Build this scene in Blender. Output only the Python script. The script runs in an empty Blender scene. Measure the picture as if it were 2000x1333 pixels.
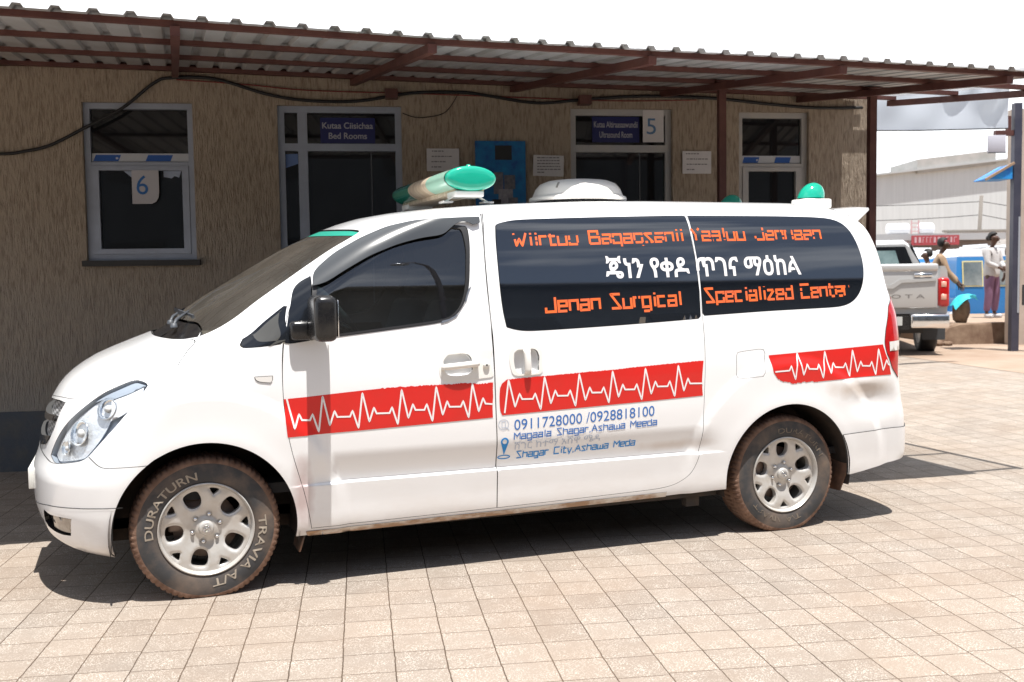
import bpy, bmesh, math, random
import numpy as np
from mathutils import Vector, Matrix
from mathutils.geometry import delaunay_2d_cdt

S = bpy.context.scene
COL = S.collection
R = math.radians

# ------------------------------------------------------------------ camera
YAW, PITCH, ROLL = 20.325, 3.55, 0.80          # degrees: right of the van's normal, down, tilt
CAM_AT = Vector((-0.2913, -4.9141, 1.4757))
_f = Vector((math.sin(R(YAW))*math.cos(R(PITCH)), math.cos(R(YAW))*math.cos(R(PITCH)), -math.sin(R(PITCH))))
_r = Vector((math.cos(R(YAW)), -math.sin(R(YAW)), 0)); _d = _f.cross(_r)
_r2 = _r*math.cos(R(ROLL)) + _d*math.sin(R(ROLL)); _d2 = _d*math.cos(R(ROLL)) - _r*math.sin(R(ROLL))
cam = bpy.data.objects.new('camera', bpy.data.cameras.new('camera'))
COL.objects.link(cam)
cam.matrix_world = Matrix(((_r2.x, -_d2.x, -_f.x, CAM_AT.x), (_r2.y, -_d2.y, -_f.y, CAM_AT.y), (_r2.z, -_d2.z, -_f.z, CAM_AT.z), (0, 0, 0, 1)))
cam.data.sensor_width = 36; cam.data.lens = 36; cam.data.clip_end = 2000
cam.data.dof.use_dof = True; cam.data.dof.focus_distance = 5.5; cam.data.dof.aperture_fstop = 4.0
S.camera = cam

# ------------------------------------------------------------------ sky, sun, exposure
SUN_TO = Vector((0.012, -0.245, 1.0)).normalized()      # towards the sun: nearly overhead, from the camera's side
el = math.asin(SUN_TO.z); az = math.atan2(SUN_TO.x, SUN_TO.y)
W = bpy.data.worlds.new("World"); S.world = W; W.use_nodes = True
nt = W.node_tree; bg = nt.nodes['Background']
sky = nt.nodes.new('ShaderNodeTexSky'); sky.sky_type = 'NISHITA'; sky.sun_disc = False
sky.sun_elevation = el; sky.sun_rotation = az; sky.altitude = 2300; sky.air_density = 1.0; sky.dust_density = 1.2; sky.ozone_density = 1.0
# thin bright cloud veil over the sky
tc = nt.nodes.new('ShaderNodeTexCoord'); mp = nt.nodes.new('ShaderNodeMapping'); mp.inputs['Scale'].default_value = (1, 1, 2.6)
nz = nt.nodes.new('ShaderNodeTexNoise'); nz.inputs['Scale'].default_value = 2.2; nz.inputs['Detail'].default_value = 6; nz.inputs['Roughness'].default_value = .55
rp = nt.nodes.new('ShaderNodeValToRGB'); rp.color_ramp.elements[0].position = .42; rp.color_ramp.elements[1].position = .80
mx = nt.nodes.new('ShaderNodeMixRGB'); mx.inputs['Color2'].default_value = (18, 18.4, 19, 1)
nt.links.new(tc.outputs['Generated'], mp.inputs['Vector']); nt.links.new(mp.outputs['Vector'], nz.inputs['Vector'])
nt.links.new(nz.outputs['Fac'], rp.inputs['Fac']); # a white cloud bank fills the sky behind the clinic
sx_ = nt.nodes.new('ShaderNodeSeparateXYZ'); nt.links.new(tc.outputs['Generated'], sx_.inputs[0])
bk = nt.nodes.new('ShaderNodeMapRange'); bk.inputs['From Min'].default_value = -.05; bk.inputs['From Max'].default_value = .45; bk.inputs['To Min'].default_value = .10; nt.links.new(sx_.outputs['Y'], bk.inputs['Value'])
mxm = nt.nodes.new('ShaderNodeMath'); mxm.operation = 'MAXIMUM'; nt.links.new(rp.outputs['Color'], mxm.inputs[0]); nt.links.new(bk.outputs['Result'], mxm.inputs[1])
nt.links.new(mxm.outputs[0], mx.inputs['Fac'])
nt.links.new(sky.outputs['Color'], mx.inputs['Color1']); nt.links.new(mx.outputs['Color'], bg.inputs['Color'])
bg.inputs['Strength'].default_value = 0.06
sun = bpy.data.objects.new('sun', bpy.data.lights.new('sun', 'SUN')); COL.objects.link(sun)
sun.data.energy = 4.6; sun.data.angle = R(0.5); sun.data.color = (1.0, .965, .915)
sun.rotation_euler = SUN_TO.to_track_quat('Z', 'Y').to_euler()
S.view_settings.view_transform = 'Standard'; S.view_settings.look = 'None'
S.view_settings.exposure = 0.80; S.view_settings.gamma = 1.0; S.view_settings.use_curve_mapping = False
S.cycles.max_bounces = 8; S.cycles.transparent_max_bounces = 12; S.cycles.caustics_reflective = False; S.cycles.caustics_refractive = False
# ------------------------------------------------------------------ helpers
def tag(o, label=None, cat=None, group=None, kind=None):
    if label: o['label'] = label
    if cat: o['category'] = cat
    if group: o['group'] = group
    if kind: o['kind'] = kind
    return o
def empty(name, loc=(0, 0, 0), rz=0, label=None, cat=None, group=None, parent=None):
    o = bpy.data.objects.new(name, None); COL.objects.link(o); o.empty_display_size = .1
    o.location = loc; o.rotation_euler = (0, 0, rz)
    if parent: o.parent = parent
    return tag(o, label, cat, group)
def link(name, me, parent=None, loc=None, rot=None):
    o = bpy.data.objects.new(name, me); COL.objects.link(o)
    if parent: o.parent = parent
    if loc is not None: o.location = loc
    if rot is not None: o.rotation_euler = rot
    return o
def copy_tree(o, parent=None):
    c = o.copy(); COL.objects.link(c)
    if parent: c.parent = parent
    for ch in list(o.children): copy_tree(ch, c)
    return c

class MB:
    """collects simple shapes and links them as one mesh object"""
    def __init__(s): s.v = []; s.f = []; s.m = []; s.sm = []
    def add(s, vs, fs, mi=0, smooth=False):
        k = len(s.v); s.v += [tuple(map(float, p)) for p in vs]
        for f in fs: s.f.append(tuple(int(i) + k for i in f)); s.m.append(mi); s.sm.append(smooth)
        return s
    def box(s, x0, x1, y0, y1, z0, z1, mi=0):
        v = [(x0,y0,z0),(x1,y0,z0),(x1,y1,z0),(x0,y1,z0),(x0,y0,z1),(x1,y0,z1),(x1,y1,z1),(x0,y1,z1)]
        return s.add(v, [(0,3,2,1),(4,5,6,7),(0,1,5,4),(1,2,6,5),(2,3,7,6),(3,0,4,7)], mi)
    def rbox(s, x0, x1, y0, y1, z0, z1, b=.01, mi=0, seg=2, smooth=True):
        bm = bmesh.new(); bmesh.ops.create_cube(bm, size=1)
        for v in bm.verts: v.co = ((x0+x1)/2 + v.co.x*(x1-x0), (y0+y1)/2 + v.co.y*(y1-y0), (z0+z1)/2 + v.co.z*(z1-z0))
        bmesh.ops.bevel(bm, geom=list(bm.edges), offset=b, segments=seg, affect='EDGES', profile=.5)
        return s.bm(bm, mi, smooth)
    def bm(s, bm, mi=0, smooth=True):
        bm.verts.index_update()
        s.add([v.co[:] for v in bm.verts], [[v.index for v in f.verts] for f in bm.faces], mi, smooth); bm.free(); return s
    def bar(s, p, q, w, h, up=(0, 0, 1), mi=0):
        p = Vector(p); q = Vector(q); d = (q - p).normalized(); a = d.cross(Vector(up)).normalized(); b = a.cross(d)
        o = [(-w/2,-h/2),(w/2,-h/2),(w/2,h/2),(-w/2,h/2)]
        v = [p + a*x + b*y for x, y in o] + [q + a*x + b*y for x, y in o]
        return s.add(v, [(0,3,2,1)[::-1],(4,5,6,7)[::-1],(0,1,5,4)[::-1],(1,2,6,5)[::-1],(2,3,7,6)[::-1],(3,0,4,7)[::-1]], mi)
    def tube(s, pts, r, n=8, mi=0, cap=True, smooth=True):
        pts = [Vector(p) for p in pts]; rs = r if isinstance(r, (list, tuple)) else [r]*len(pts)
        vs = []; fs = []; a = None
        for i, p in enumerate(pts):
            d = (pts[min(i+1, len(pts)-1)] - pts[max(i-1, 0)]).normalized()
            if a is None: a = d.orthogonal().normalized()
            a = (a - d*a.dot(d)).normalized(); b = d.cross(a)
            for k in range(n):
                t = 2*math.pi*k/n; vs.append(p + a*math.cos(t)*rs[i] + b*math.sin(t)*rs[i])
        for i in range(len(pts)-1):
            for k in range(n):
                fs.append((i*n+k, i*n+(k+1) % n, (i+1)*n+(k+1) % n, (i+1)*n+k))
        if cap: fs += [tuple(range(n))[::-1], tuple((len(pts)-1)*n + k for k in range(n))]
        return s.add(vs, fs, mi, smooth)
    def lathe(s, prof, n=32, axis='z', c=(0, 0, 0), mi=0, smooth=True, caps=False):
        """prof: (radius, height along axis)"""
        vs = []; fs = []; m = len(prof)
        for k in range(n):
            t = 2*math.pi*k/n
            for r, h in prof:
                x, y = r*math.cos(t), r*math.sin(t)
                p = (x, y, h) if axis == 'z' else ((x, h, y) if axis == 'y' else (h, x, y))
                vs.append((p[0]+c[0], p[1]+c[1], p[2]+c[2]))
        for k in range(n):
            for j in range(m-1):
                q = (k*m+j, ((k+1) % n)*m+j, ((k+1) % n)*m+j+1, k*m+j+1)
                fs.append(q if axis != 'y' else q[::-1])
        return s.add(vs, fs, mi, smooth)
    def prism(s, poly, h0, h1, axis='y', mi=0, smooth=False):
        """extrudes a polygon; axis y: poly in (x, z); axis z: (x, y); axis x: (y, z)"""
        n = len(poly)
        def P(p, h): return (p[0], h, p[1]) if axis == 'y' else ((p[0], p[1], h) if axis == 'z' else (h, p[0], p[1]))
        vs = [P(p, h0) for p in poly] + [P(p, h1) for p in poly]
        fs = [tuple(range(n)), tuple(range(n, 2*n))[::-1]] + [(i, n+i, n+(i+1) % n, (i+1) % n) for i in range(n)]
        return s.add(vs, fs, mi, smooth)
    def build(s, name, mats, parent=None, loc=None, rot=None, fix=True, autosmooth=None):
        me = bpy.data.meshes.new(name); me.from_pydata(s.v, [], s.f)
        for m in (mats if isinstance(mats, (list, tuple)) else [mats]): me.materials.append(m)
        me.polygons.foreach_set('material_index', s.m); me.polygons.foreach_set('use_smooth', s.sm)
        if fix:
            b = bmesh.new(); b.from_mesh(me); bmesh.ops.recalc_face_normals(b, faces=b.faces); b.to_mesh(me); b.free()
        if autosmooth: me.set_sharp_from_angle(angle=R(autosmooth))
        me.update()
        return link(name, me, parent, loc, rot)

# ------------------------------------------------------------------ materials
def mat(name, col, rough=.6, metal=0.0, spec=.5, col2=None, nscale=8, namt=1.0, coords='Object', stretch=(1, 1, 1), ramp=(.35, .65),
        bump=0, bscale=40, bstretch=None, coat=0, bdist=.01, detail=6, alpha=None):
    m = bpy.data.materials.new(name); m.use_nodes = True; t = m.node_tree; b = t.nodes['Principled BSDF']
    b.inputs['Base Color'].default_value = (*col, 1); b.inputs['Roughness'].default_value = rough; b.inputs['Metallic'].default_value = metal
    b.inputs['Specular IOR Level'].default_value = spec; b.inputs['Coat Weight'].default_value = coat; b.inputs['Coat Roughness'].default_value = .05
    if col2 or bump: c = t.nodes.new('ShaderNodeTexCoord')
    def noise(scale, st):
        mp = t.nodes.new('ShaderNodeMapping'); mp.inputs['Scale'].default_value = st; t.links.new(c.outputs[coords], mp.inputs['Vector'])
        n = t.nodes.new('ShaderNodeTexNoise'); n.inputs['Scale'].default_value = scale; n.inputs['Detail'].default_value = detail
        n.inputs['Roughness'].default_value = .6; t.links.new(mp.outputs['Vector'], n.inputs['Vector']); return n
    if col2:
        n = noise(nscale, stretch); r = t.nodes.new('ShaderNodeValToRGB')
        r.color_ramp.elements[0].position = ramp[0]; r.color_ramp.elements[1].position = ramp[1]
        r.color_ramp.elements[0].color = (*col, 1); r.color_ramp.elements[1].color = (*col2, 1)
        t.links.new(n.outputs['Fac'], r.inputs['Fac']); t.links.new(r.outputs['Color'], b.inputs['Base Color'])
    if bump:
        n = noise(bscale, bstretch or stretch); bp = t.nodes.new('ShaderNodeBump'); bp.inputs['Strength'].default_value = bump; bp.inputs['Distance'].default_value = bdist
        t.links.new(n.outputs['Fac'], bp.inputs['Height']); t.links.new(bp.outputs['Normal'], b.inputs['Normal'])
    return m
def add_dust(m, dust, z0, z1, scale=5, amt=.8, base=None, axis=2):
    """a coat of dust with a ragged upper edge, thickest at the foot of the thing (real dirt: stays with the surface)"""
    t = m.node_tree; b = t.nodes['Principled BSDF']; c = t.nodes.new('ShaderNodeTexCoord'); sx = t.nodes.new('ShaderNodeSeparateXYZ')
    t.links.new(c.outputs['Object'], sx.inputs[0])
    mr = t.nodes.new('ShaderNodeMapRange'); mr.inputs['From Min'].default_value = z0; mr.inputs['From Max'].default_value = z1
    mr.inputs['To Min'].default_value = 1; mr.inputs['To Max'].default_value = 0; t.links.new(sx.outputs[axis], mr.inputs['Value'])
    n = t.nodes.new('ShaderNodeTexNoise'); n.inputs['Scale'].default_value = scale; n.inputs['Detail'].default_value = 8; n.inputs['Roughness'].default_value = .68
    mp = t.nodes.new('ShaderNodeMapping'); mp.inputs['Scale'].default_value = (.6, 1, 1.6); t.links.new(c.outputs['Object'], mp.inputs['Vector']); t.links.new(mp.outputs['Vector'], n.inputs['Vector'])
    a = t.nodes.new('ShaderNodeMath'); a.operation = 'MULTIPLY_ADD'; a.inputs[1].default_value = 2.2; a.inputs[2].default_value = -1.1; t.links.new(n.outputs['Fac'], a.inputs[0])
    ad = t.nodes.new('ShaderNodeMath'); ad.operation = 'ADD'; ad.use_clamp = True; t.links.new(mr.outputs['Result'], ad.inputs[0]); t.links.new(a.outputs[0], ad.inputs[1])
    mu = t.nodes.new('ShaderNodeMath'); mu.operation = 'MULTIPLY'; t.links.new(ad.outputs[0], mu.inputs[0]); t.links.new(mr.outputs['Result'], mu.inputs[1])
    m2 = t.nodes.new('ShaderNodeMath'); m2.operation = 'MULTIPLY'; m2.inputs[1].default_value = amt; t.links.new(mu.outputs[0], m2.inputs[0])
    mx = t.nodes.new('ShaderNodeMixRGB'); mx.inputs['Color2'].default_value = (*dust, 1); t.links.new(m2.outputs[0], mx.inputs['Fac'])
    src = b.inputs['Base Color']
    if src.is_linked: t.links.new(src.links[0].from_socket, mx.inputs['Color1'])
    else: mx.inputs['Color1'].default_value = src.default_value
    t.links.new(mx.outputs['Color'], b.inputs['Base Color']); return m
def glass_mat(name, tint, ior=2.1, rough=.0, dust=None, damt=.1):
    """thin tinted pane: see-through tint under a mirror-like surface"""
    m = bpy.data.materials.new(name); m.use_nodes = True; t = m.node_tree; t.nodes.clear()
    o = t.nodes.new('ShaderNodeOutputMaterial'); tr = t.nodes.new('ShaderNodeBsdfTransparent'); tr.inputs['Color'].default_value = (*tint, 1)
    gl = t.nodes.new('ShaderNodeBsdfGlossy'); gl.inputs['Roughness'].default_value = rough
    fr = t.nodes.new('ShaderNodeFresnel'); ge = t.nodes.new('ShaderNodeNewGeometry'); e1 = t.nodes.new('ShaderNodeMath'); e1.operation = 'MULTIPLY_ADD'; e1.inputs[1].default_value = -2; e1.inputs[2].default_value = 1; t.links.new(ge.outputs['Backfacing'], e1.inputs[0])
    e2 = t.nodes.new('ShaderNodeMath'); e2.operation = 'POWER'; e2.inputs[0].default_value = ior; t.links.new(e1.outputs[0], e2.inputs[1]); t.links.new(e2.outputs[0], fr.inputs['IOR'])      # a thin pane mirrors alike from both sides
    mx = t.nodes.new('ShaderNodeMixShader'); t.links.new(fr.outputs[0], mx.inputs[0]); t.links.new(tr.outputs[0], mx.inputs[1]); t.links.new(gl.outputs[0], mx.inputs[2])
    last = mx
    if dust:
        d = t.nodes.new('ShaderNodeBsdfDiffuse'); d.inputs['Color'].default_value = (*dust, 1)
        c = t.nodes.new('ShaderNodeTexCoord'); n = t.nodes.new('ShaderNodeTexNoise'); n.inputs['Scale'].default_value = 3; n.inputs['Detail'].default_value = 7; t.links.new(c.outputs['Object'], n.inputs['Vector'])
        mu = t.nodes.new('ShaderNodeMath'); mu.operation = 'MULTIPLY'; mu.inputs[1].default_value = damt*2; t.links.new(n.outputs['Fac'], mu.inputs[0])
        m2 = t.nodes.new('ShaderNodeMixShader'); t.links.new(mu.outputs[0], m2.inputs[0]); t.links.new(last.outputs[0], m2.inputs[1]); t.links.new(d.outputs[0], m2.inputs[2]); last = m2
    t.links.new(last.outputs[0], o.inputs['Surface']); return m

M = {}
M['paint'] = add_dust(mat('van_paint', (.88, .885, .89), .22, coat=.7), (.50, .38, .27), .12, .52, 4.5, .5)
M['paint_clean'] = mat('white_plastic', (.82, .81, .77), .35)
M['seam'] = mat('panel_gap', (.05, .05, .05), .8)
M['sill_mud'] = mat('sill_mud', (.42, .27, .17), .9, col2=(.72, .66, .58), nscale=7, stretch=(1, 1, 3), ramp=(.42, .6))
M['rubber'] = mat('black_rubber', (.018, .018, .02), .5)
M['blackgloss'] = mat('black_gloss', (.012, .014, .018), .12, coat=.3)
M['blackplastic'] = mat('black_plastic', (.010, .010, .012), .24, col2=(.022, .021, .02), nscale=20)
M['privacy'] = mat('privacy_glass', (.004, .006, .010), .03, spec=1.0, coat=.6)
M['privacy'].node_tree.nodes['Principled BSDF'].inputs['Coat IOR'].default_value = 1.75; M['privacy'].node_tree.nodes['Principled BSDF'].inputs['Coat Weight'].default_value = 1.0
M['door_glass'] = glass_mat('tinted_glass', (.40, .48, .52), 2.3, dust=(.3, .28, .24), damt=.02)
M['screen_glass'] = glass_mat('windscreen_glass', (.62, .66, .64), 1.7, dust=(.42, .375, .32), damt=.11)  # dust film whose grey also stands in for reflections in the pane
M['green_strip'] = mat('sun_strip_green', (.03, .33, .24), .35)
M['chrome'] = mat('chrome', (.78, .78, .78), .12, 1.0)
M['silver'] = mat('wheel_silver', (.60, .59, .57), .34, .3, col2=(.52, .49, .45), nscale=12)
M['tyre'] = mat('tyre_side', (.05, .05, .052), .8, col2=(.17, .125, .095), nscale=6, ramp=(.42, .74))
M['tread'] = mat('tyre_mud', (.15, .085, .058), .9, col2=(.27, .165, .115), nscale=14, bump=.4, bscale=60)
M['tyre_letter'] = mat('tyre_letter', (.36, .31, .25), .85)
M['tyre_letter_dull'] = mat('tyre_letter_dull', (.19, .155, .12), .9)
M['red'] = mat('stripe_red', (.70, .014, .010), .4, col2=(.64, .018, .012), nscale=6, coat=.2)
M['white_vinyl'] = mat('white_vinyl', (.86, .84, .84), .4)
M['orange_vinyl'] = mat('orange_vinyl', (.85, .14, .02), .5, col2=(.72, .13, .045), nscale=16)
M['blue_vinyl'] = mat('blue_vinyl', (.03, .16, .50), .4)
M['cyan_vinyl'] = mat('bright_blue_vinyl', (.01, .26, .68), .4)
M['pale_vinyl'] = mat('pale_grey_vinyl', (.50, .56, .66), .4)
M['lens_red'] = mat('lens_red', (.42, .006, .006), .08, col2=(.55, .012, .012), nscale=30, coat=.6)
M['lens_clear'] = mat('lens_clear', (.75, .73, .70), .15, coat=.5)
M['lens_orange'] = mat('lens_orange', (.8, .45, .25), .15, coat=.5)
M['lamp_glass'] = glass_mat('lamp_lens', (.95, .97, .98), 1.4)
M['reflector'] = mat('lamp_reflector', (.80, .81, .83), .2, .35, bump=.6, bscale=9, bdist=.03)
M['lamp_grey'] = mat('lamp_grey', (.40, .45, .52), .3, .1)
M['green_lens'] = mat('beacon_green', (.012, .40, .27), .12, coat=.6)
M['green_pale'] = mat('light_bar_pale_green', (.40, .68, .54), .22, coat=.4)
M['green_shaded'] = mat('light_bar_shaded_green', (.012, .22, .15), .2, coat=.4)  # far lens: the canopy's shade is put into this darker green
M['cream'] = mat('aged_cream_plastic', (.60, .50, .38), .5, col2=(.40, .31, .21), nscale=9, stretch=(1, 4, 1))
M['interior'] = mat('cabin_trim', (.03, .03, .033), .8)
M['seatcloth'] = mat('seat_cloth', (.05, .05, .055), .9)
M['alu'] = mat('window_aluminium', (.38, .42, .50), .35, .25, col2=(.33, .36, .43), nscale=6)
M['alu_grey'] = mat('grey_aluminium', (.42, .42, .43), .4, .2, col2=(.50, .48, .45), nscale=5)  # second aluminium tone, more neutral grey and slightly paler
M['pane'] = mat('dark_window_pane', (.012, .013, .015), .04, spec=.5)
M['dark_inside'] = mat('dim_interior', (.30, .31, .33), .9)
M['steel_red'] = mat('red_oxide_steel', (.072, .022, .018), .55, col2=(.115, .042, .032), nscale=5, bump=.15, bscale=30)
M['steel_blue'] = mat('grey_blue_steel', (.035, .037, .062), .5, col2=(.055, .055, .08), nscale=5)
M['paper'] = mat('notice_paper', (.62, .60, .62), .85, col2=(.68, .66, .66), nscale=10)
M['print_grey'] = mat('print_grey', (.22, .21, .22), .9)
M['navy'] = mat('navy_sign', (.012, .016, .11), .35)
M['sign_text'] = mat('sign_text_grey', (.42, .42, .46), .6)
M['print_blue'] = mat('print_blue', (.03, .14, .40), .7)
M['concrete'] = mat('rough_concrete', (.25, .175, .12), .95, col2=(.14, .085, .055), nscale=4, bump=.5, bscale=12)
M['cable'] = mat('black_cable', (.012, .012, .013), .6)
M['red_wire'] = mat('red_wire', (.20, .03, .025), .6)
M['skin'] = mat('brown_skin', (.075, .036, .022), .55)
M['hair'] = mat('black_hair', (.008, .007, .007), .7)

# ------------------------------------------------------------------ lettering
def glyph_mesh(text, bold=0.0, shear=0.0, res=4):
    """text outlines as flat faces: (verts [n,2] scaled to cap height 1, faces, width)"""
    c = bpy.data.curves.new('glyphs', 'FONT'); c.body = text; c.size = 1; c.resolution_u = res; c.offset = bold; c.shear = shear
    o = bpy.data.objects.new('glyphs', c); COL.objects.link(o); bpy.context.view_layer.update()
    me = bpy.data.meshes.new_from_object(o.evaluated_get(bpy.context.evaluated_depsgraph_get()))
    v = np.array([p.co[:2] for p in me.vertices]); f = [tuple(p.vertices) for p in me.polygons]
    bpy.data.objects.remove(o); bpy.data.curves.remove(c); bpy.data.meshes.remove(me)
    v[:, 0] -= v[:, 0].min()
    return v / .7, f
def flat_text(name, text, mat_, parent, x, z, width, y=0, height=None, bold=0.0, centre=True):
    """flat lettering standing in the local xz plane, facing -y"""
    v, f = glyph_mesh(text, bold); w = v[:, 0].max(); sx = width / w; sz = height if height else sx
    x0 = x - width/2 if centre else x
    mb = MB(); mb.add([(x0 + p[0]*sx, y, z + p[1]*sz) for p in v], f)
    return mb.build(name, mat_, parent, fix=False)
# squared stroke alphabet (cell 1 wide, cap height 1) used by the vinyl lettering on the van
GLYPH = {
 'W': [[(0,1),(.15,0),(.4,.55),(.6,0),(.95,1)]], 'i': [[(.15,0),(.15,.7)],[(.15,.86),(.15,1.0)]], 'r': [[(0,0),(0,.7),(.55,.7)]],
 't': [[(.12,1),(.12,0),(.55,0)],[(-.05,.7),(.5,.7)]], 'u': [[(0,.7),(0,0),(.65,0),(.65,.7)]], 'B': [[(0,0),(0,1),(.7,1),(.7,.52),(0,.52)],[(.7,.52),(.8,.5),(.8,0),(0,0)]],
 'a': [[(0,.7),(.65,.7),(.65,0),(0,0),(0,.36),(.65,.36)]], 'q': [[(.65,-.3),(.65,.7),(0,.7),(0,0),(.65,0)]], 's': [[(.65,.7),(0,.7),(.65,.0),(0,0)]],
 'n': [[(0,0),(0,.7),(.65,.7),(.65,0)]], 'Y': [[(0,1),(.35,.5),(.7,1)],[(.35,.5),(.35,0)]], 'l': [[(.15,0),(.15,1.0)]], 'J': [[(.75,1),(.75,0),(0,0),(0,.3)]],
 'e': [[(.0,.36),(.65,.36),(.65,.7),(0,.7),(0,0),(.65,0)]], 'S': [[(.75,1),(0,1),(.75,0),(0,0)]], 'g': [[(.65,0),(0,0),(0,.7),(.65,.7),(.65,-.3),(.05,-.3)]],
 'c': [[(.6,.7),(0,.7),(0,0),(.6,0)]], 'p': [[(0,-.3),(0,.7),(.65,.7),(.65,0),(0,0)]], 'z': [[(0,.7),(.65,.7),(0,0),(.65,0)]], 'd': [[(.65,1),(.65,0),(0,0),(0,.7),(.65,.7)]],
 'C': [[(.8,1),(0,1),(0,0),(.8,0)]], 'M': [[(0,0),(0,1),(.45,.45),(.9,1),(.9,0)]], 'h': [[(0,1),(0,0)],[(0,.7),(.65,.7),(.65,0)]], 'A': [[(0,0),(.45,1),(.9,0)],[(.2,.38),(.7,.38)]],
 'w': [[(0,.7),(0,0),(.85,0),(.85,.7)],[(.42,0),(.42,.6)]], 'y': [[(0,.7),(.2,.05),(.35,.05)],[(.65,.7),(.25,-.3)]], ',': [[(.1,.08),(.02,-.14)]],
}
ADV = {'W': 1.15, 'i': .42, 'r': .72, 't': .72, 'l': .42, 'J': 1.0, 'M': 1.12, 'A': 1.08, 'w': 1.08, ',': .35, ' ': .75, 'B': 1.05, 'S': 1.0, 'C': 1.02, 'Y': .92}
def stroke_text(text):
    out = []; x = 0; wd_ = 0
    for ch in text:
        wd_ += ch == ' '
        for pl in GLYPH.get(ch, []): out.append((wd_, [(x + p[0], p[1]) for p in pl]))
        x += ADV.get(ch, .88)
    return out, x - .2
# ------------------------------------------------------------------ ground
PHI = R(11.906)                        # the clinic wall and the paving are turned this much from the van
def site(s, n, z=0.0):                 # along the wall, away from the camera, up  ->  world
    return Vector((s*math.cos(PHI) + n*math.sin(PHI), -s*math.sin(PHI) + n*math.cos(PHI), z))
def gz(s):                             # the yard rises gently towards the gate
    t = min(max((s - 5.3)/4.2, 0), 1); return .20*t*t*(3 - 2*t)

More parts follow.
